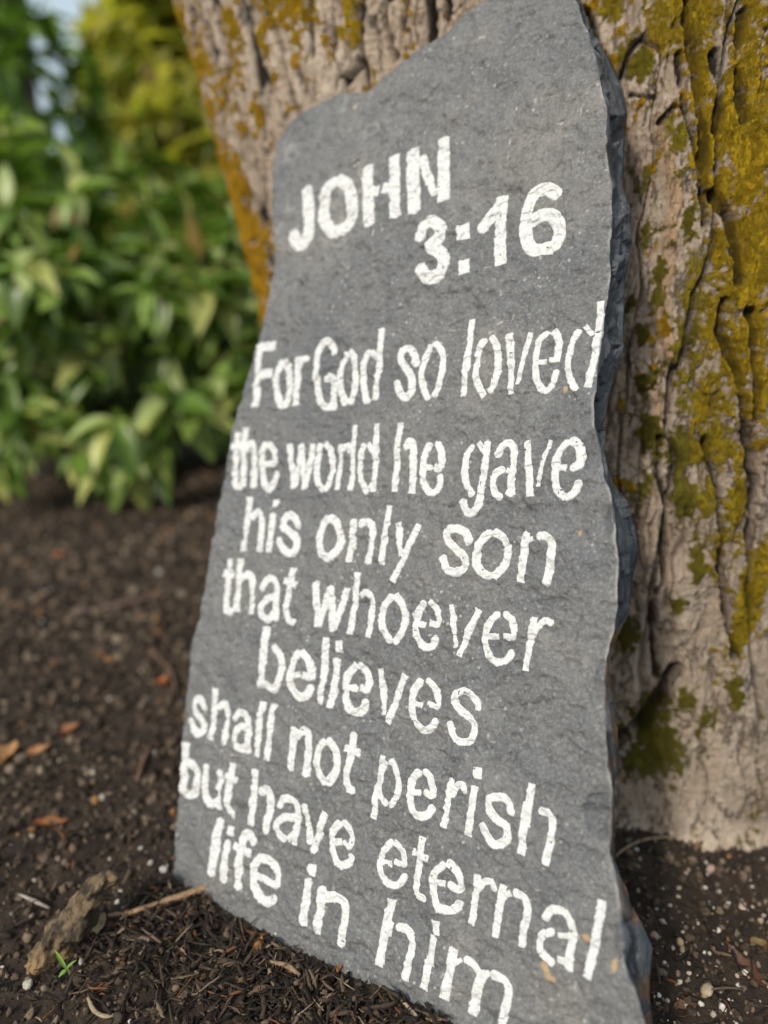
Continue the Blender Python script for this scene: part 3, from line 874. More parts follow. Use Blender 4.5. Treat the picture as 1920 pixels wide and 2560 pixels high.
# furrows run up the trunk: contours of a noise drawn out along the height
wx = 0.022 * fbm(SX * 13, SY * 13, ZZ * 6, 3, 111, 0.6) + 0.005 * vn(SX * 60, SY * 60, ZZ * 45, 112)
FX, FY = SX + wx, SY - wx
plate = fbm(FX * 19, FY * 19, ZZ * 1.9, 2, 117)
v1 = np.clip(1 - np.abs(plate - 0.03) / 0.055, 0, 1)
plate2 = fbm(FX * 46, FY * 46, ZZ * 4.2, 2, 119)
v2 = np.clip(1 - np.abs(plate2) / 0.075, 0, 1)
plate3 = fbm(FX * 105, FY * 105, ZZ * 13, 2, 120)
v3 = np.clip(1 - np.abs(plate3) / 0.09, 0, 1)
gate = smooth(-0.25, 0.15, fbm(SX * 8, SY * 8, ZZ * 4, 2, 113))
cross = np.clip(1 - np.abs(fbm(SX * 32, SY * 32, ZZ * 34, 2, 126)) / 0.05, 0, 1) * gate   # short breaks across the plates
disp = 0.008 * fbm(SX * 7, SY * 7, ZZ * 1.6, 2, 121) + 0.0025 * plate * amp
disp = disp - 0.0095 * v1 * amp - 0.0042 * v2 * gate * amp - 0.0016 * v3 * (0.4 + 0.6 * amp) - 0.0022 * cross * amp
disp = disp + 0.0012 * fbm(SX * 160, SY * 160, ZZ * 110, 3, 123, 0.65)
aw, zw = arc + 0.008 * fbm(SX * 40, SY * 40, ZZ * 40, 2, 151), ZZ + 0.008 * fbm(SX * 40, SY * 40, ZZ * 40, 2, 153)
g1, g2 = worley(aw * 190, zw * 150, 21)
tiny_gap = 1 - smooth(0.02, 0.16, g2 - g1)
disp = disp - 0.0009 * tiny_gap
under = np.zeros_like(TT)
for q, (fa, fz, dep, thr) in enumerate([(30, 6, .0022, .10), (60, 16, .0018, .12), (110, 40, .0012, .10)]):
    nq = fbm(FX * fa, FY * fa, ZZ * fz, 3, 250 + q, 0.55)       # flakes broken off along crisp edges
    st_q = smooth(thr, thr + 0.03, nq)
    disp = disp - dep * st_q
    under = np.maximum(under, st_q * (0.9 - 0.15 * q))
crack = np.maximum.reduce([smooth(0.25, 0.8, v1) * amp * 1.1, 0.85 * smooth(0.3, 0.9, v2) * gate * amp, 0.35 * smooth(0.4, 1, v3), 0.5 * cross * amp, 0.16 * tiny_gap])
vein = np.zeros_like(TT)


def polydist(pts):
    q = np.array([on_trunk(*p) for p in pts])
    q = catmull(q, 8) if len(q) > 2 else q
    wob = 0.0035 * fbm(arc * 90, ZZ * 60, 0, 3, 131, .65)
    d = np.full(TT.shape, 1.0)
    for k in range(len(q) - 1):
        (t0, z0), (t1, z1) = q[k], q[k + 1]
        lo, hi = min(z0, z1) - 0.04, max(z0, z1) + 0.04
        j0, j1 = np.searchsorted(zs, [lo, hi])
        i0, i1 = np.searchsorted(th_f, [min(t0, t1) - 0.12, max(t0, t1) + 0.12])
        if j1 <= j0 or i1 <= i0: continue
        sa, sz = RR[j0:j1, i0:i1] * (TT[j0:j1, i0:i1] - t0), ZZ[j0:j1, i0:i1] - z0
        rr = RR[j0:j1, i0:i1]
        ex, ez = rr * (t1 - t0), z1 - z0
        t = np.clip((sa * ex + sz * ez) / (ex * ex + ez * ez + 1e-12), 0, 1)
        d[j0:j1, i0:i1] = np.minimum(d[j0:j1, i0:i1], np.hypot(sa - ex * t, sz - ez * t))
    return d + wob


CRACKS = [  # traced fissures: width, depth
    (.004, .010, [(1720, 0), (1740, 120), (1765, 330), (1772, 560)]), (.003, .006, [(1790, 130), (1800, 250), (1795, 330)]), (.003, .006, [(1862, 20), (1852, 150), (1862, 300)]),
    (.005, .010, [(1790, 480), (1830, 560), (1850, 620), (1858, 700)]), (.0045, .010, [(1815, 750), (1805, 830), (1840, 920), (1870, 1060), (1882, 1200)]), (.004, .008, [(1882, 780), (1896, 950), (1902, 1050)]),
    (.003, .005, [(1640, 305), (1665, 285), (1690, 262)]), (.0035, .008, [(1648, 1100), (1652, 1200), (1657, 1270), (1652, 1430), (1632, 1490), (1622, 1600), (1632, 1690)]),
    (.008, .014, [(1682, 1665), (1652, 1730), (1602, 1800), (1545, 1850)]), (.0035, .008, [(1765, 1100), (1782, 1200), (1802, 1350), (1802, 1500), (1832, 1640)]), (.0045, .010, [(1892, 1200), (1882, 1330), (1876, 1600), (1892, 1790)]),
    (.007, .016, [(1462, 20), (1500, 130), (1532, 230), (1552, 300)]), (.0022, .004, [(1575, 235), (1640, 243)]), (.003, .006, [(1700, 130), (1712, 260), (1745, 380), (1760, 520)]),
    (.0045, .011, [(482, 29), (501, 178), (545, 270), (559, 366), (572, 420)]), (.005, .013, [(540, 0), (559, 96), (583, 241), (607, 337), (631, 434), (660, 530), (680, 620)]), (.004, .009, [(607, 0), (617, 63), (640, 110)]),
    (.0045, .012, [(663, 0), (670, 53), (704, 125), (718, 202), (737, 284)]), (.003, .008, [(646, 165), (648, 215)]), (.003, .008, [(670, 185), (674, 235)]), (.005, .009, [(776, 0), (774, 48), (781, 130)]),
    (.005, .012, [(906, 0), (901, 43), (897, 130), (877, 202)]), (.0055, .013, [(964, 0), (969, 53), (983, 116), (993, 150)]), (.004, .010, [(1017, 0), (1016, 30), (1012, 67)]), (.004, .010, [(1080, 0), (1081, 24), (1085, 77)]), (.004, .009, [(1120, 0), (1118, 40)]),
    (.003, .007, [(830, 40), (838, 130), (850, 180), (845, 230)]), (.003, .007, [(745, 190), (768, 240), (785, 260)]), (.003, .006, [(880, 240), (850, 170)]), (.003, .006, [(1045, 0), (1042, 60), (1050, 110)]),
]
for wdt, dep, pts in CRACKS:
    d = polydist(pts)
    wdt *= 0.85; dep *= 1.25
    k = 1 - smooth(wdt * 0.35, wdt * 1.1, d)
    disp -= dep * k
    disp += 0.0008 * (np.exp(-((d - wdt * 2.6) / (wdt * 1.5)) ** 2))
    crack = np.maximum(crack, k)
d = polydist([(1648, 305), (1678, 440), (1692, 500), (1662, 680), (1664, 800), (1688, 905)])
k = np.exp(-(d / 0.0055) ** 2); disp += 0.007 * k; vein = np.maximum(vein, smooth(0.3, 0.8, k))
d = polydist([(1650, 1000), (1648, 1060), (1660, 1120)])
k = np.exp(-(d / 0.004) ** 2); disp += 0.004 * k; vein = np.maximum(vein, smooth(0.3, 0.8, k))
for pts, wd_, h in [([(1690, 1450), (1720, 1650), (1790, 1850), (1880, 2060)], .020, .012), ([(1760, 1250), (1800, 1450), (1850, 1700), (1915, 1950)], .018, .011), ([(1610, 1240), (1600, 1450), (1590, 1640), (1560, 1720)], .016, .009), ([(1690, 1750), (1700, 1900), (1760, 2060)], .018, .010)]:
    d = polydist(pts)
    disp += h * np.exp(-(d / wd_) ** 2)
lich = np.zeros_like(TT); hue = np.zeros_like(TT)
LIN = 0.55 * fbm(SX * 45, SY * 45, ZZ * 26, 3, 141, 0.6) + 0.75 * fbm(SX * 190, SY * 190, ZZ * 150, 3, 142, 0.7)


def patch(px, py, rx, ry, h, s=1.0):
    global lich, hue
    t, z = on_trunk(px, py)
    t2, z2 = on_trunk(px + rx, py)
    _, z3 = on_trunk(px, py - ry)
    ra = max(abs(t2 - t), 0.012); rz = max(abs(z3 - z), 0.012)
    g = np.exp(-((TT - t) / ra) ** 2 - ((ZZ - z) / rz) ** 2) * s
    hue = np.where(g > lich, h, hue)
    lich = np.maximum(lich, g)


for p in [(1880, 120, 70, 160, .45, 1.2), (1880, 420, 75, 200, .5, 1.25), (1760, 60, 45, 90, .42), (1756, 190, 32, 110, .45, 1.2), (1775, 350, 45, 120, .45, 1.2), (1810, 470, 50, 90, .45, 1.1), (1655, 70, 35, 55, .38, 1.1), (1700, 20, 40, 30, .35),
          (1880, 700, 70, 200, .42, 1.0), (1860, 900, 60, 160, .42, .95), (1595, 165, 45, 40, .2, 1.1), (1565, 140, 25, 25, .2), (1702, 330, 32, 60, .25, 1.1), (1602, 450, 32, 60, .08, 1.1), (1618, 590, 20, 40, .08), (1580, 760, 22, 40, .08), (1607, 830, 25, 30, .08),
          (1742, 700, 38, 100, .28, .95), (1712, 850, 28, 60, .2), (1630, 960, 38, 50, .08), (1632, 1090, 42, 60, .08), (1692, 1130, 40, 60, .12), (1780, 1120, 70, 80, .32), (1780, 950, 50, 80, .32, .8), (1602, 1215, 20, 40, .06), (1702, 1250, 35, 60, .1), (1735, 1410, 25, 60, .15), (1682, 1500, 25, 25, .15),
          (1842, 1250, 40, 140, .34, 1.1), (1845, 1550, 36, 120, .34, 1.05), (1908, 1450, 25, 140, .38, 1.0), (1826, 1720, 25, 50, .12), (1640, 1860, 75, 95, .05, 1.15), (1742, 1790, 35, 50, .1), (1702, 1740, 30, 40, .1), (1562, 1580, 25, 60, .05), (1720, 560, 25, 60, .12, .8), (1530, 20, 40, 20, .3),
          (1900, 260, 60, 300, .45, 1.3), (1890, 600, 60, 160, .45, 1.3), (1885, 850, 60, 160, .45, 1.2), (1900, 1020, 40, 120, .42, 1.1), (1830, 250, 40, 160, .45, 1.1), (1760, 140, 40, 100, .42, 1.1), (1660, 30, 60, 50, .38, 1.1), (1800, 620, 30, 60, .42, 1.), (1790, 820, 45, 90, .4, 1.), (1770, 1000, 45, 70, .36, 1.), (1720, 980, 40, 60, .25, .9), (1640, 700, 18, 60, .12, .8), (1700, 440, 24, 50, .2, .9), (1760, 1250, 30, 60, .3, .8), (1800, 1350, 25, 70, .3, .8),
          (560, 420, 34, 110, .9, 1.2), (598, 560, 36, 120, 1.0, 1.3), (635, 690, 36, 110, 1.0, 1.35), (655, 800, 30, 80, 1.0, 1.4), (665, 600, 20, 50, .95, .8), (525, 290, 22, 70, .8, 1.0), (500, 180, 22, 60, .7, .8), (455, 60, 25, 80, .6, .8), (735, 15, 50, 30, .75, 1.1), (740, 80, 22, 60, .8, .9), (700, 0, 30, 30, .6),
          (440, 40, 26, 60, .7, 1.1), (465, 130, 26, 60, .75, 1.1), (487, 215, 26, 60, .8, 1.1), (545, 250, 20, 60, .8, .7), (590, 160, 16, 60, .7, .7), (580, 60, 30, 50, .6, .8), (700, 60, 40, 40, .7, .9), (775, 30, 30, 50, .7, .9), (690, 190, 14, 40, .8, .7), (590, 470, 30, 60, .95, .9), (640, 640, 30, 60, .95, .9),
          (870, 20, 28, 50, .45, .9), (850, 90, 18, 40, .45, .75), (655, 110, 18, 50, .7, .75), (640, 300, 16, 30, .85, .7), (810, 75, 14, 25, .95, .75), (745, 160, 12, 18, 1., .8), (890, 70, 10, 30, .5, .7), (610, 340, 16, 60, .85, .7), (1000, 0, 14, 20, .6, .5)]:
    patch(*p)
# lichen on the sides the photo does not show, and scattered crusts everywhere
away = smooth(1.0, 1.4, TT)
lich = np.maximum(lich, 0.75 * away * smooth(-0.1, 0.3, fbm(SX * 6, SY * 6, ZZ * 3, 2, 143)))
hue = np.where(away > 0, 0.4, hue)
small = smooth(0.30 - 0.06 * leftw, 0.54 - 0.06 * leftw, fbm(SX * 70, SY * 70, ZZ * 45, 2, 145)) * 0.62 * smooth(0.1, 0.4, ZZ)
hue = np.where(small > lich, np.where(TT < 0.0, 0.85, 0.3), hue)
lich = np.maximum(lich, small)
gw = 0.004 * fbm(SX * 90, SY * 90, ZZ * 90, 2, 157)
h1, h2 = worley((arc + gw) * 150, (ZZ + gw) * 150, 31)
gran = smooth(0.45, 0.85, h1) + 0.7 * smooth(0.1, 0.4, fbm(SX * 75, SY * 75, ZZ * 50, 3, 159))
gran = np.clip(gran, 0, 1)
lmask = np.clip(lich + 1.25 * LIN - 0.02 - 0.35 * smooth(0.3, 0.9, v1) - 0.22 * v2 * gate + 0.12 * (0.5 - h1), 0, 1.2)
disp += (0.0012 + 0.0024 * (0.6 - h1)) * smooth(0.4, 0.7, lmask)
crack = crack * (1 - (0.25 + 0.5 * leftw) * smooth(0.4, 0.6, lmask))
sunlit_warm = np.clip(leftw * 0.8 + 0.25 * fbm(SX * 10, SY * 10, ZZ * 5, 2, 147) * leftw, 0, 1) * 0.8 + 0.7 * smooth(0.03, 0.0, ZZ)  # painted sunlight on the left side, plus a warmer tone at the base
disp += 0.022 * fbm(np.sin(TT) * 3.2, np.cos(TT) * 3.2, ZZ * 3, 3, 261) * smooth(0.16, 0.0, ZZ)
disp += 0.030 * smooth(0.035, -0.02, ZZ) * (0.5 + 0.8 * vn(np.sin(TT) * 4, np.cos(TT) * 4, 0.3, 263))
R2 = RR + disp
tv = trunk_pt(TT, ZZ, R2).reshape(-1, 3)
tf = grid_faces(*TT.shape, wrap=True)
tree = empty('tree', (0.25, 1.05, 0))
tag(tree, 'thick old tree trunk with furrowed bark and yellow lichen behind the slate', 'tree')
mesh('trunk', tv, tf, MBARK, tree, attrs={'lichen': lmask.ravel(), 'hue': hue.ravel(), 'crack': crack.ravel(), 'vein': vein.ravel(), 'gran': gran.ravel(), 'under': under.ravel(), 'sunlit_warm': np.clip(sunlit_warm, 0, 1).ravel()})


# ------------------------------------------------------------------ scattered soil
def rand_rot(n, r=rng):
    q = r.normal(size=(n, 4)); q /= np.linalg.norm(q, axis=1, keepdims=True)
    w, x, y, z = q.T
    return np.stack([1 - 2 * (y * y + z * z), 2 * (x * y - z * w), 2 * (x * z + y * w), 2 * (x * y + z * w), 1 - 2 * (x * x + z * z), 2 * (y * z - x * w), 2 * (x * z - y * w), 2 * (y * z + x * w), 1 - 2 * (x * x + y * y)], -1).reshape(n, 3, 3)


def ico(sub=1):
    t = (1 + 5 ** .5) / 2
    v = [np.array(p, float) for p in [(-1, t, 0), (1, t, 0), (-1, -t, 0), (1, -t, 0), (0, -1, t), (0, 1, t), (0, -1, -t), (0, 1, -t), (t, 0, -1), (t, 0, 1), (-t, 0, -1), (-t, 0, 1)]]
    f = [(0, 11, 5), (0, 5, 1), (0, 1, 7), (0, 7, 10), (0, 10, 11), (1, 5, 9), (5, 11, 4), (11, 10, 2), (10, 7, 6), (7, 1, 8), (3, 9, 4), (3, 4, 2), (3, 2, 6), (3, 6, 8), (3, 8, 9), (4, 9, 5), (2, 4, 11), (6, 2, 10), (8, 6, 7), (9, 8, 1)]
    for _ in range(sub):
        mid = {}; g = []
        def m(a, b):
            k = (min(a, b), max(a, b))
            if k not in mid:
                mid[k] = len(v); v.append((v[a] + v[b]) / 2)
            return mid[k]
        for a, b, c in f:
            x, y, z = m(a, b), m(b, c), m(c, a)
            g += [(a, x, z), (b, y, x), (c, z, y), (x, y, z)]
        f = g
    V_ = np.array(v); V_ /= np.linalg.norm(V_, axis=1, keepdims=True)
    return V_, np.array(f)


def scatter(name, bases, faces, pos, rot, scl, cols, mat, sm=True):
    """bases: list of vertex arrays sharing one topology; merged into one mesh"""
    n = len(pos)
    b = np.array(bases)[rng.integers(0, len(bases), n)] * scl[:, None, :]
    v = np.einsum('nij,nkj->nki', rot, b) + pos[:, None, :]
    k = v.shape[1]
    f = (np.asarray(faces)[None] + (np.arange(n) * k)[:, None, None]).reshape(-1, np.asarray(faces).shape[1])
    c = np.repeat(cols[:, None, :], k, 1).reshape(-1, 3)
    return mesh(name, v.reshape(-1, 3), f, mat, attrs={'col': c}, smooth_shade=sm)


def clear_of_things(x, y, z, lo=-0.06, hi=0.003):
    p = np.stack([x, y, z], -1) - A
    dn, du = p @ N, p @ U
    slab = (dn > lo) & (dn < hi) & (du > -0.012) & (du < 0.45)
    th = np.arctan2(x - TC[0], -(y - TC[1])); r = np.hypot(x - TC[0], y - TC[1])
    return ~slab & (r > trunk_r(th, np.zeros_like(th)) - 0.005)


def sow(n, r0, r1, a0, a1):
    r = r0 + (r1 - r0) * rng.random(n) ** 1.15
    a = rad(a0) + (rad(a1) - rad(a0)) * rng.random(n)
    x, y = r * np.sin(a), r * np.cos(a)
    z = ground_z(x, y)
    k = clear_of_things(x, y, z)
    return np.stack([x, y, z], -1)[k]


iv, jf = ico(1)
rocks = []
for k in range(12):
    q = iv * (1 + 0.75 * fbm(iv[:, 0] * 1.7 + k * 7, iv[:, 1] * 1.7, iv[:, 2] * 1.7, 2, 150 + k))[:, None]
    rocks.append(q)
p = sow(30000, 0.36, 2.3, -40, 36)
n = len(p)
dist = np.hypot(p[:, 0], p[:, 1])
sz = (0.0011 + 0.0032 * rng.random(n) ** 2.8) * np.clip(dist / 0.7, 0.8, 1.9)
pal = np.array([(.028, .020, .014), (.052, .037, .026), (.092, .065, .044), (.15, .108, .074), (.18, .14, .105), (.25, .20, .15), (.26, .13, .05)])
ci_ = rng.choice(7, n, p=[.22, .25, .24, .16, .085, .025, .02])
cols = pal[ci_] * (0.7 + 0.6 * rng.random((n, 1)))
p[:, 2] += sz * 0.35
scl = sz[:, None] * (0.6 + 0.8 * rng.random((n, 3)))
tag(scatter('soil_crumbs', rocks, jf, p, rand_rot(n), scl, cols, MBITS), 'loose crumbs of dark soil strewn over the bed', kind='stuff')

# grit: white and cream specks, thickest on the right of the slate
p = np.concatenate([sow(420, 0.38, 0.75, 8, 34), sow(180, 0.42, 1.6, -36, 6)])
n = len(p)
sz = 0.0006 + 0.0017 * rng.random(n) ** 3
p[:, 2] += sz * 0.7 + 0.0012
cols = np.array([(.62, .58, .52), (.48, .42, .34), (.40, .31, .22), (.55, .54, .52)])[rng.integers(0, 4, n)] * (0.7 + 0.4 * rng.random((n, 1)))
tag(scatter('pale_grit', rocks, jf, p, rand_rot(n), sz[:, None] * (0.7 + 0.6 * rng.random((n, 3))), cols, MSTONE), 'fine pale grit sprinkled in the dark soil', kind='stuff')

# shredded bark and fibres, thickest in front of the slate's foot
bar_v, bar_f = [], []
for s in range(6):
    x = s / 5 - 0.5
    for a in range(4):
        an = a * math.pi / 2 + 0.6
        wv = (0.5 - abs(x) * 0.55)
        bar_v.append((x, wv * math.cos(an), wv * math.sin(an)))
for s in range(5):
    for a in range(4):
        bar_f.append((s * 4 + a, s * 4 + (a + 1) % 4, s * 4 + 4 + (a + 1) % 4, s * 4 + 4 + a))
bar_f += [(3, 2, 1, 0), (20, 21, 22, 23)]
bar_v = np.array(bar_v)
bars = []
for k in range(8):
    q = bar_v.copy()
    q[:, 1] += 0.9 * (rng.random() - .5) * 4 * (q[:, 0] ** 2) + rng.normal(0, .12, len(q))
    q[:, 2] += rng.normal(0, .12, len(q)) + 0.5 * (rng.random() - .5) * 4 * q[:, 0] ** 2
    bars.append(q)


def flat_rot(n, tilt=0.25):
    a = rng.random(n) * 2 * math.pi
    t = rng.normal(0, tilt, n)
    roll = rng.random(n) * 6.28
    ca, sa, ct, st, cr, sr = np.cos(a), np.sin(a), np.cos(t), np.sin(t), np.cos(roll), np.sin(roll)
    ex = np.stack([ca * ct, sa * ct, st], -1)
    up = np.stack([-ca * st, -sa * st, ct], -1)
    sd = np.cross(up, ex)
    ey = sd * cr[:, None] + up * sr[:, None]
    ez = np.cross(ex, ey)
    return np.stack([ex, ey, ez], -1)


q = [CP3[0] + (CP3[-1] - CP3[0]) * t for t in rng.random(1500)]
q = np.array(q)
off = np.abs(rng.normal(0, 0.06, len(q))) + 0.004
nh = N.copy(); nh[2] = 0; nh /= np.linalg.norm(nh)
q = q + nh * off[:, None] + rng.normal(0, 0.012, q.shape)
q[:, 2] = ground_z(q[:, 0], q[:, 1])
q = q[clear_of_things(q[:, 0], q[:, 1], q[:, 2])]
p = np.concatenate([q, sow(2600, 0.40, 1.7, -38, 34)])
n = len(p)
ln = (0.006 + 0.020 * rng.random(n) ** 2)
wd_ = 0.0012 + 0.0042 * rng.random(n) ** 1.7
p[:, 2] += 0.0025 + 0.004 * rng.random(n)
pal = np.array([(.018, .013, .010), (.035, .025, .018), (.075, .052, .037), (.15, .105, .07), (.28, .21, .14), (.19, .085, .035)])
cols = pal[rng.choice(6, n, p=[.30, .30, .20, .11, .05, .04])] * (0.7 + 0.6 * rng.random((n, 1)))
tag(scatter('bark_mulch', bars, bar_f, p, flat_rot(n, 0.3), np.stack([ln, wd_, wd_ * 0.6], -1), cols, MWOOD), 'shredded brown bark mulch littering the soil', kind='stuff')


# ------------------------------------------------------------------ things lying on the soil
def tube(pts, radii, seg=8, seed=0, rough=0.15, n=8):
    pts = np.asarray(pts, float)
    pts4 = catmull(np.column_stack([pts, radii]), n)
    c, r = pts4[:, :3], pts4[:, 3]
    tg = np.gradient(c, axis=0); tg /= np.linalg.norm(tg, axis=1, keepdims=True) + 1e-12
    up = np.tile([0, 0, 1.0], (len(c), 1))
    sd = np.cross(tg, up); sd /= np.linalg.norm(sd, axis=1, keepdims=True) + 1e-9
    up = np.cross(sd, tg)
    an = np.linspace(0, 2 * math.pi, seg, endpoint=False)
    k = np.arange(len(c))[:, None]
    rr = r[:, None] * (1 + rough * fbm(np.cos(an)[None] * 1.5 + k * 2.8 / n, np.sin(an)[None] * 1.5, seed * 3.1 + k * 0.8 / n, 2, 160))
    v = c[:, None] + rr[..., None] * (np.cos(an)[None, :, None] * sd[:, None] + np.sin(an)[None, :, None] * up[:, None])
    f = grid_faces(len(c), seg, wrap=True)
    v = np.concatenate([v.reshape(-1, 3), c[:1], c[-1:]])
    m_ = len(v)
    a = np.arange(seg); L = (len(c) - 1) * seg
    caps = np.concatenate([np.stack([np.roll(a, -1), a, np.full(seg, m_ - 2)], 1), np.stack([L + a, L + np.roll(a, -1), np.full(seg, m_ - 1)], 1)])
    return v, [f, caps]


def twig(pxs, radii, col, label, name='twig', cat='twig', lift=0.0035, group=None, rough=0.25, mat=None):
    pts = []
    for i, (x, y) in enumerate(pxs):
        g = ground_hit(x, y); g[2] += lift + radii[i] * 0.5
        pts.append(g)
    v, f = tube(pts, radii, 8, len(label), rough)
    base = pts[0].copy()
    c = np.tile(np.array(col), (len(v), 1)) * (0.75 + 0.5 * rng.random((len(v), 1)))
    o = mesh(name, v, f, mat or MWOOD, base=base, attrs={'col': c})
    return tag(o, label, cat, group)


twig([(272, 2300), (340, 2290), (400, 2272), (470, 2248), (524, 2228)], [.0016, .0026, .003, .0034, .003], (.34, .22, .13), 'pale brown twig lying beside the lower left corner of the slate')
twig([(1536, 2150), (1570, 2125), (1620, 2106), (1700, 2098)], [.0009, .0011, .001, .0007], (.36, .27, .17), 'thin curved dry stalk lying between the slate and the trunk', 'dry_stalk', 'stalk')
twig([(190, 1540), (260, 1530), (330, 1512), (430, 1490)], [.004, .005, .005, .004], (.15, .10, .085), 'greyish brown stick lying in the soil below the shrub', 'stick', 'stick')
twig([(375, 1625), (405, 1660), (430, 1690), (440, 1740)], [.0016, .002, .002, .0015], (.20, .12, .08), 'dark bent twig beside the orange flake near the slate', 'twig', 'twig')
twig([(345, 1960), (360, 1910), (380, 1870)], [.002, .003, .002], (.20, .12, .09), 'short reddish brown twig left of the middle of the slate', 'twig', 'twig')
twig([(50, 2245), (85, 2262), (125, 2280)], [.001, .0016, .001], (.34, .30, .26), 'short grey twig behind the broken bark chunk', 'twig', 'twig')
twig([(222, 2505), (235, 2535), (262, 2552), (300, 2545)], [.0012, .0016, .0014, .001], (.34, .27, .18), 'thin curved straw at the bottom behind the seedling', 'dry_straw', 'straw')
twig([(505, 2490), (535, 2440), (560, 2395)], [.001, .0016, .001], (.16, .11, .08), 'forked dark twig in the mulch in front of the slate', 'twig', 'twig')
twig([(310, 2355), (350, 2358), (400, 2362)], [.0012, .002, .0015], (.20, .15, .12), 'flat grey brown sliver below the pale twig', 'wood_sliver', 'sliver')
twig([(1000, 2510), (1020, 2530), (1042, 2556)], [.001, .0016, .0016], (.40, .31, .22), 'pale splinter in the mulch against the foot of the slate', 'wood_splinter', 'splinter')
twig([(672, 2415), (720, 2428), (750, 2450)], [.0015, .002, .0015], (.28, .19, .12), 'tan bark sliver in the mulch below the slate', 'bark_sliver', 'sliver')

# the broken chunk of bark standing up out of the soil at the lower left
g0, g1 = ground_hit(95, 2400), ground_hit(215, 2340)
cx_ = ground_hit(120, 2400)
v, f = tube([cx_ + [-.012, -.005, -.010], cx_ + [.004, .006, .007], cx_ + [.020, .016, .026], cx_ + [.034, .024, .046], cx_ + [.046, .03, .056]], [.009, .012, .012, .009, .005], 72, 3, 0.55, 30)
v = v + 0.0045 * np.stack([fbm(v[:, 0] * 90, v[:, 1] * 90, v[:, 2] * 90, 4, s_, .62) for s_ in (171, 173, 175)], -1)
k = smooth(-.15, .2, fbm(v[:, 0] * 130, v[:, 1] * 130, v[:, 2] * 130, 4, 177, .65))[:, None]
low = smooth(.016, .0, v[:, 2] - cx_[2])[:, None]
c = np.array([.050, .037, .024]) * (1 - k) + np.array([.19, .135, .08]) * k
c = c * (1 - low * .7) + np.array([.42, .28, .14]) * low * .7
tag(mesh('bark_chunk', v, f, MWOOD, base=cx_, attrs={'col': c}), 'lumpy broken brown chunk of bark sticking up from the soil', 'bark')


def dry_leaf(px, py, ln, wd, ang, col, label, curl=0.5, group=None, name='dry_leaf', cat='leaf', tilt=0.3):
    g = ground_hit(px, py)
    t = np.linspace(0, 1, 13); s = np.linspace(-1, 1, 7)
    TT_, SS = np.meshgrid(t, s, indexing='ij')
    wv = np.sin(math.pi * TT_ ** 0.8) ** 0.8 * wd * (1 + 0.25 * vn(TT_ * 9, SS * 2, px * .01, 181))
    x = (TT_ - 0.5) * ln; y = SS * wv
    z = curl * (y * y) / wd * 1.2 + curl * 0.5 * x * x / ln * 2 + 0.12 * wd * fbm(TT_ * 6, SS * 3, py * .01, 2, 183)
    ca, sa = math.cos(ang), math.sin(ang)
    ct, st = math.cos(tilt), math.sin(tilt)
    x, z = x * ct - z * st, x * st + z * ct
    P = np.stack([x * ca - y * sa, x * sa + y * ca, z - z.min() - 0.0015], -1).reshape(-1, 3) + g
    Q = P - [0, 0, 0.0005]
    f = grid_faces(13, 7)
    i = np.arange(91).reshape(13, 7)
    loop = np.concatenate([i[0, :], i[1:, -1], i[-1, -2::-1], i[-2:0:-1, 0]])
    skirt = np.stack([loop, np.roll(loop, -1), np.roll(loop, -1) + 91, loop + 91], 1)
    c = np.tile(np.array(col), (182, 1)) * (0.7 + 0.5 * (fbm(P[:, 0] * 150, P[:, 1] * 150, P[:, 2] * 150, 2, 185)[None].repeat(2, 0).ravel()[:, None] + .4))
    o = mesh(name, np.concatenate([P, Q]), [f, f[:, ::-1] + 91, skirt], MDRY, base=g, attrs={'col': np.clip(c, 0.01, 1)})
    return tag(o, label, cat, group)


dry_leaf(20, 1900, .040, .013, 1.1, (.42, .22, .09), 'large tan dry leaf at the left, biggest of the fallen leaves', .9, tilt=.45)
dry_leaf(95, 1888, .034, .008, .5, (.42, .20, .08), 'narrow curled orange tan dry leaf right of the biggest fallen leaf', .8, tilt=.35)
dry_leaf(168, 1830, .034, .009, .4, (.34, .13, .05), 'rusty brown dry leaf behind the narrow curled tan one', .6, tilt=.3)
dry_leaf(130, 2062, .036, .006, .05, (.34, .12, .04), 'slim red brown curled leaf above the bark chunk', .9, tilt=.05)
dry_leaf(405, 1712, .022, .009, 1.2, (.48, .13, .03), 'small bright orange leaf flake near the left edge of the slate', .5, tilt=.5)
dry_leaf(143, 1392, .034, .014, .3, (.42, .15, .05), 'orange brown fallen leaf farthest back, under the shrub', .4, tilt=.3)
dry_leaf(395, 1582, .022, .008, .8, (.34, .16, .08), 'dull brown leaf scrap in the soil below the shrub', .4, tilt=.3)
dry_leaf(250, 2318, .020, .008, 1.0, (.60, .46, .28), 'pale cream leaf scrap between bark chunk and pale twig', .7, tilt=.6)
dry_leaf(330, 2330, .012, .005, .2, (.48, .22, .06), 'tiny orange leaf scrap under the pale twig', .6)
dry_leaf(648, 2362, .014, .004, 1.3, (.46, .21, .05), 'small orange husk in the mulch close to the slate', .8)
dry_leaf(830, 2440, .022, .003, .5, (.42, .15, .05), 'curled rusty husk pressed against the foot of the slate', 1.0)
dry_leaf(1862, 2420, .040, .006, 1.95, (.13, .058, .034), 'long dark red brown strip of leaf in the soil on the right', .7, tilt=.1)
dry_leaf(1715, 2525, .018, .006, .2, (.15, .07, .04), 'dark rusty leaf scrap in the soil near the slate edge', .5)
dry_leaf(1900, 2365, .014, .007, .4, (.28, .17, .06), 'ochre leaf scrap at the right among pale stones', .5)


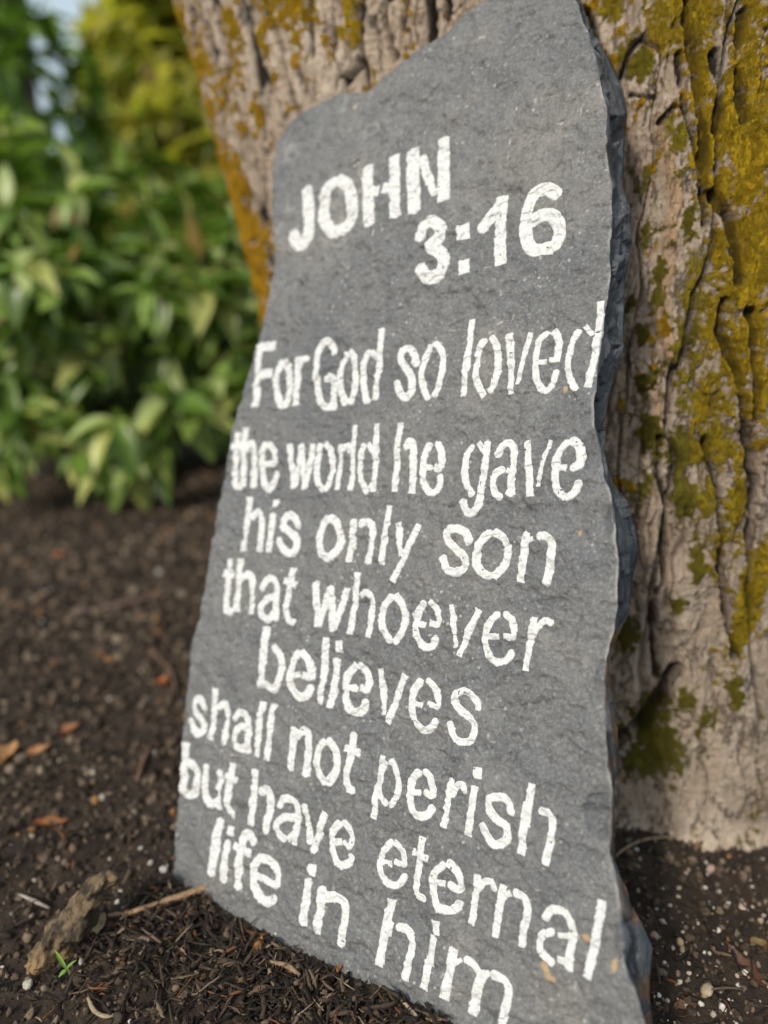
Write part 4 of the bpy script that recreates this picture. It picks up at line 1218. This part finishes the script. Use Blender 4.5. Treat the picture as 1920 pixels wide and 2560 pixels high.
def pebble(px, py, r, col, label, group=None, flat=0.75):
    g = ground_hit(px, py)
    vv, fq = ico(3)
    s_ = rng.random() * 50
    q = vv * (1 + 0.30 * fbm(vv[:, 0] * 1.1 + s_, vv[:, 1] * 1.1, vv[:, 2] * 1.1, 2, 190) + 0.10 * fbm(vv[:, 0] * 4 + s_, vv[:, 1] * 4, vv[:, 2] * 4, 2, 193))[:, None]
    q = q * (r * np.array([1, .85 + .3 * rng.random(), flat]))
    q = q @ rand_rot(1)[0].T
    q[:, 2] += g[2] + r * 0.45; q[:, 0] += g[0]; q[:, 1] += g[1]
    c = np.tile(np.array(col), (len(q), 1)) * (0.85 + 0.3 * rng.random())
    return tag(mesh('pebble', q, fq, MSTONE, base=g, attrs={'col': c}), label, 'pebble', group)


pebble(1765, 2485, .0052, (.46, .37, .26), 'big cream pebble in the soil at the lower right, largest of all')
pebble(1806, 2522, .0030, (.70, .68, .64), 'bright white angular pebble just right below the big cream one')
pebble(1776, 2178, .0048, (.46, .34, .27), 'pinkish tan pebble in the soil in front of the trunk')
pebble(1856, 2268, .0034, (.55, .42, .37), 'pale pink pebble on the right below the trunk')
pebble(1700, 2358, .0030, (.50, .40, .27), 'yellowish pebble in the soil right of the slate edge')
pebble(1705, 2376, .0026, (.42, .34, .25), 'small tan pebble touching the yellowish one')
pebble(1828, 2376, .0026, (.66, .62, .54), 'rounded whitish pebble left of the ochre leaf scrap')
pebble(1635, 2345, .0034, (.40, .26, .20), 'reddish pebble lying against the jagged slate edge')
pebble(1846, 2468, .0020, (.66, .64, .60), 'white chip right of the big cream pebble')
pebble(1698, 2458, .0024, (.60, .55, .45), 'pale chip above left of the big cream pebble')
pebble(1648, 2490, .0018, (.70, .68, .64), 'white chip beside the lowest part of the slate edge')
pebble(255, 1998, .0036, (.50, .48, .44), 'round white pebble in the soil left of the slate')
pebble(232, 1935, .0030, (.40, .36, .30), 'greyish pebble behind the round white one at the left')
pebble(340, 2300 + 50, .0026, (.46, .44, .40), 'grey pebble under the pale twig')
pebble(315, 2275, .0040, (.46, .44, .39), 'smooth grey pebble just behind the pale twig')
pebble(410, 2178, .0036, (.48, .46, .43), 'whitish pebble touching the lower left corner of the slate')
pebble(377, 2160, .0030, (.50, .44, .36), 'cream pebble left of the slate corner')
pebble(70, 2465, .0036, (.55, .51, .43), 'cream pebble at the lower left below the bark chunk')
pebble(205, 2410, .0030, (.55, .50, .44), 'pale pebble right of the bark chunk')
pebble(520, 2340, .0030, (.42, .40, .36), 'grey pebble in the mulch right of the pale twig')
pebble(692, 2340, .0022, (.62, .56, .44), 'tiny cream pebble touching the lower edge of the slate')
pebble(275, 1750, .0040, (.42, .40, .37), 'pale grey pebble in the soil behind the fallen leaves')
pebble(330, 1355, .0080, (.34, .27, .20), 'tan stone lying below the drooping shrub leaves')
pebble(400, 1435, .0080, (.36, .33, .30), 'grey stone lying right of the tan one under the shrub')
for k in range(40):
    for _ in range(50):
        if k < 30:
            x, y = rng.uniform(1570, 1915), rng.uniform(2110, 2550)
        else:
            x, y = rng.uniform(15, 400), rng.uniform(1700, 2540)
        g = ground_hit(x, y)
        if clear_of_things(g[0:1], g[1:2], g[2:3], -.06, .012)[0] and np.linalg.norm(g - cx_) > 0.05: break
    pebble(x, y, rng.uniform(.0013, .0022), [(.62, .60, .55), (.50, .43, .34), (.42, .33, .25)][rng.integers(3)],
           'tiny pale pebble loose in the dark soil right of the slate' if k < 30 else 'tiny pale pebble loose in the dark soil left of the slate',
           'tiny pebbles right of the slate' if k < 30 else 'tiny pebbles left of the slate')


# ------------------------------------------------------------------ leaves and shrubs
def leaf_base(kind=0):
    t = np.linspace(0, 1, 6); s = np.array([-1, 0, 1.0])
    T_, S_ = np.meshgrid(t, s, indexing='ij')
    wv = np.sin(math.pi * np.clip(T_ * 0.94 + 0.03, 0, 1) ** 0.85) * 0.5
    x = T_; y = S_ * wv
    z = 0.22 * np.abs(y) * (1 + .2 * kind) - (0.18 + 0.12 * kind) * T_ ** 2
    return np.stack([x, y, z], -1).reshape(-1, 3)


LEAVES = [leaf_base(k) for k in (0, 1, 2, -0.5)]
LEAF_F = grid_faces(6, 3)


def leaf_frames(d, droop_up):
    """orthonormal frames: x along the leaf, z the upper face"""
    ex = d / np.linalg.norm(d, axis=1, keepdims=True)
    up = droop_up - ex * np.sum(droop_up * ex, 1, keepdims=True)
    up /= np.linalg.norm(up, axis=1, keepdims=True) + 1e-9
    return np.stack([ex, np.cross(up, ex), up], -1)


def whorls(tips, outdir, per, ln, wd, droop, r):
    pos, rot, scl = [], [], []
    for tp, od in zip(tips, outdir):
        n_ = int(per * (0.7 + 0.6 * r.random()))
        a = r.random() * 6.28 + np.arange(n_) * 2.4
        od = od / np.linalg.norm(od)
        s1 = np.cross(od, [0, 0, 1.0]); s1 /= np.linalg.norm(s1) + 1e-9
        s2 = np.cross(s1, od)
        el = r.uniform(0.1, 0.9, n_)
        d = (np.cos(a)[:, None] * s1 + np.sin(a)[:, None] * s2) * np.sqrt(1 - el[:, None] ** 2) + od * el[:, None]
        d[:, 2] -= droop * (0.5 + r.random(n_))
        up = np.tile([0, 0, 1.0], (n_, 1)) + 0.5 * od + r.normal(0, .25, (n_, 3))
        pos.append(np.tile(tp, (n_, 1)) + od * r.normal(0, .012, (n_, 1)))
        rot.append(leaf_frames(d, up))
        L = ln * (0.45 + 0.8 * r.random(n_))
        scl.append(np.stack([L, L * wd * (0.8 + .4 * r.random(n_)), L], -1))
    return np.concatenate(pos), np.concatenate(rot), np.concatenate(scl)


def shrub(name, label, cat, base, tips, outd, per, ln, wd, droop, pal, pw, mat, seed, stems=14, group=None, r0=0.006):
    r = np.random.default_rng(seed)
    root = empty(name, tuple(base))
    tag(root, label, cat, group)
    pos, rot, scl = whorls(tips, outd, per, ln, wd, droop, r)
    n_ = len(pos)
    cols = np.array(pal)[r.choice(len(pal), n_, p=pw)] * (0.75 + 0.5 * r.random((n_, 1)))
    cols[r.random(n_) < 0.025] = (.30, .19, .07)
    b = np.array(LEAVES)[r.integers(0, len(LEAVES), n_)] * scl[:, None, :]
    v = np.einsum('nij,nkj->nki', rot, b) + pos[:, None, :]
    v[..., 2] = np.maximum(v[..., 2], 0.01)
    k = v.shape[1]
    f = (LEAF_F[None] + (np.arange(n_) * k)[:, None, None]).reshape(-1, 4)
    mesh('foliage', v.reshape(-1, 3), f, mat, root, attrs={'col': np.repeat(cols[:, None], k, 1).reshape(-1, 3)})
    vs_, fs_, o_ = [], [], 0
    sel = r.choice(len(tips), min(stems, len(tips)), replace=False)
    for i in sel:
        a = np.array(base) + r.normal(0, .05, 3) * [1, 1, 0]; a[2] = -0.02
        b_ = tips[i]
        m1 = a + (b_ - a) * .4 + r.normal(0, .03, 3); m1[2] += .06
        v, f = tube([a, m1, b_], [r0 * 1.5, r0, r0 * .4], 6, i)
        vs_.append(v); fs_ += [[q + o_ for q in f]]; o_ += len(v)
    sv = np.concatenate(vs_)
    mesh('stem', sv, [q for f in fs_ for q in f], MDARKBARK, root, attrs={'col': np.tile([.10, .075, .055], (len(sv), 1))})
    return root


def dome(r, n_, c, rx, ry, rz, zmin, shell=0.55):
    out, od = [], []
    while len(out) < n_:
        d = r.normal(size=3); d /= np.linalg.norm(d)
        q = d * (shell + (1 - shell) * r.random()) * (1 + 0.25 * float(fbm(d[0] * 2 + c[0], d[1] * 2, d[2] * 2, 2, 201)))
        p_ = np.array(c) + q * [rx, ry, rz]
        if p_[2] < zmin or float(fbm(p_[0] * 4.5, p_[1] * 4.5, p_[2] * 4.5, 2, 203)) > 0.16: continue
        out.append(p_); od.append(d * [1, 1, .7] + [0, 0, .15])
    return np.array(out), np.array(od)


GREEN = [(.085, .15, .022), (.15, .25, .04), (.25, .36, .08), (.40, .47, .19), (.46, .48, .15)]
r_ = np.random.default_rng(5)
t1, o1 = dome(r_, 200, (-0.80, 2.12, .44), .52, .42, .52, .14)
lt = np.array([(-.58, 1.72, .115), (-.64, 1.74, .13), (-.53, 1.76, .15), (-.86, 1.70, .17), (-.91, 1.72, .19), (-.70, 1.74, .15), (-.80, 1.70, .24), (-.45, 1.80, .22), (-.60, 1.72, .22), (-.50, 1.78, .26)])
t1 = np.concatenate([t1, lt]); o1 = np.concatenate([o1, np.tile([.1, -.8, -.25], (len(lt), 1))])
shrub('broadleaf_shrub', 'low green shrub with long drooping leaves, leftmost and nearest behind the slate', 'shrub', (-.8, 2.12, 0), t1, o1, 9, .112, .42, .5, GREEN, [.14, .26, .28, .2, .12], MLEAF, 11)
t1, o1 = dome(r_, 180, (-0.38, 2.25, .36), .42, .38, .48, .14)
shrub('broadleaf_shrub', 'green shrub with hanging pale leaves beside the lichened trunk edge', 'shrub', (-.38, 2.25, 0), t1, o1, 9, .11, .42, .5, GREEN, [.15, .25, .27, .21, .12], MLEAF, 12)
t1, o1 = dome(r_, 190, (-1.30, 2.95, .64), .50, .5, .84, .12)
shrub('broadleaf_shrub', 'dark green shrub behind the others at the far left', 'shrub', (-1.33, 2.95, 0), t1, o1, 9, .12, .38, .35, GREEN, [.62, .28, .08, .02, 0], MLEAF, 13)
t1, o1 = dome(r_, 130, (0.7, 3.0, .5), .8, .5, .6, .12)
shrub('broadleaf_shrub', 'green shrub hidden behind the big lichened trunk', 'shrub', (.7, 3.0, 0), t1, o1, 9, .13, .34, .35, GREEN, [.3, .3, .2, .12, .08], MLEAF, 14)
YEL = [(.46, .42, .07), (.56, .50, .11), (.34, .37, .08), (.60, .50, .12), (.22, .26, .06)]
t1, o1 = dome(r_, 800, (-0.95, 4.2, 1.2), .50, .6, 1.15, .2, .3)
shrub('golden_shrub', 'tall yellow green shrub rising behind the dark green leaves', 'shrub', (-0.95, 4.2, 0), t1, o1, 10, .13, .5, .1, YEL, [.3, .25, .2, .15, .1], MYLEAF, 15, 20, None, .012)
t1, o1 = dome(r_, 500, (0.1, 5.2, 1.3), 1.0, .8, 1.3, .2, .4)
shrub('golden_shrub', 'tall yellow green shrub half hidden behind the trunk', 'shrub', (.1, 5.2, 0), t1, o1, 10, .11, .42, .1, YEL, [.3, .25, .2, .15, .1], MYLEAF, 16, 20, None, .012)
t1, o1 = dome(r_, 400, (-2.9, 4.8, 1.0), 1.0, .8, 1.2, .2, .4)
shrub('broadleaf_shrub', 'tall dark green shrub beyond the dark tree at the left', 'shrub', (-2.9, 4.8, 0), t1, o1, 10, .15, .38, .25, GREEN, [.35, .35, .2, .07, .03], MLEAF, 17, 16, None, .012)

# dark tree far behind at the upper left
bt = empty('dark_tree', (-2.83, 6.0, 0))
tag(bt, 'dark brown tree trunk in shade at the upper left behind the shrubs', 'tree')
v, f = tube([(-2.80, 6.0, -.1), (-2.83, 6.0, .6), (-2.81, 6.0, 2.0), (-2.76, 6.02, 3.6), (-2.8, 6.0, 6.5)], [.50, .38, .34, .32, .25], 40, 9, .12)
v = v + 0.012 * fbm(v[:, 0] * 25, v[:, 1] * 25, v[:, 2] * 5, 2, 211)[:, None] * [1, 1, 0]
mesh('trunk', v, f, MDARKBARK, bt, attrs={'col': np.tile([.055, .043, .037], (len(v), 1))})
t1, o1 = dome(r_, 420, (-2.8, 6.0, 6.5), 2.0, 1.8, 1.4, 4.9, .3)
pos, rot, scl = whorls(t1, o1, 10, .10, .45, .2, r_)
b = np.array(LEAVES)[r_.integers(0, 4, len(pos))] * scl[:, None, :]
v = np.einsum('nij,nkj->nki', rot, b) + pos[:, None, :]
f = (LEAF_F[None] + (np.arange(len(pos)) * v.shape[1])[:, None, None]).reshape(-1, 4)
cols = np.array(GREEN)[r_.choice(5, len(pos), p=[.3, .35, .2, .1, .05])]
mesh('crown', v.reshape(-1, 3), f, MLEAF, bt, attrs={'col': np.repeat(cols[:, None], v.shape[1], 1).reshape(-1, 3)})

# seedling at the lower left
g = ground_hit(172, 2452)
sd = empty('seedling', tuple(g))
tag(sd, 'tiny bright green seedling sprouting from the soil at the lower left', 'seedling')
v, f = tube([g + [0, 0, -.004], g + [.001, .001, .006], g + [-.002, .002, .013]], [.0009, .0008, .0006], 6, 1)
mesh('stem', v, f, MLEAF, sd, attrs={'col': np.tile([.22, .34, .08], (len(v), 1))})
for (d, L, w_) in [((-.55, .2, .95), .017, .17), ((.7, .1, .8), .010, .18), ((-.5, -.8, -.05), .007, .4)]:
    fr = leaf_frames(np.array([d], float), np.array([[0, -.5, 1.0]]))[0]
    v = (LEAVES[0] * [L, L * w_, L]) @ fr.T + g + [-.001, .001, .010]
    lo_ = v.copy(); lo_[:, 2] -= .0004
    mesh('leaf', np.concatenate([v, lo_]), [LEAF_F, LEAF_F[:, ::-1] + len(v)], MLEAF, sd, attrs={'col': np.tile([.26, .42, .09], (2 * len(v), 1))})
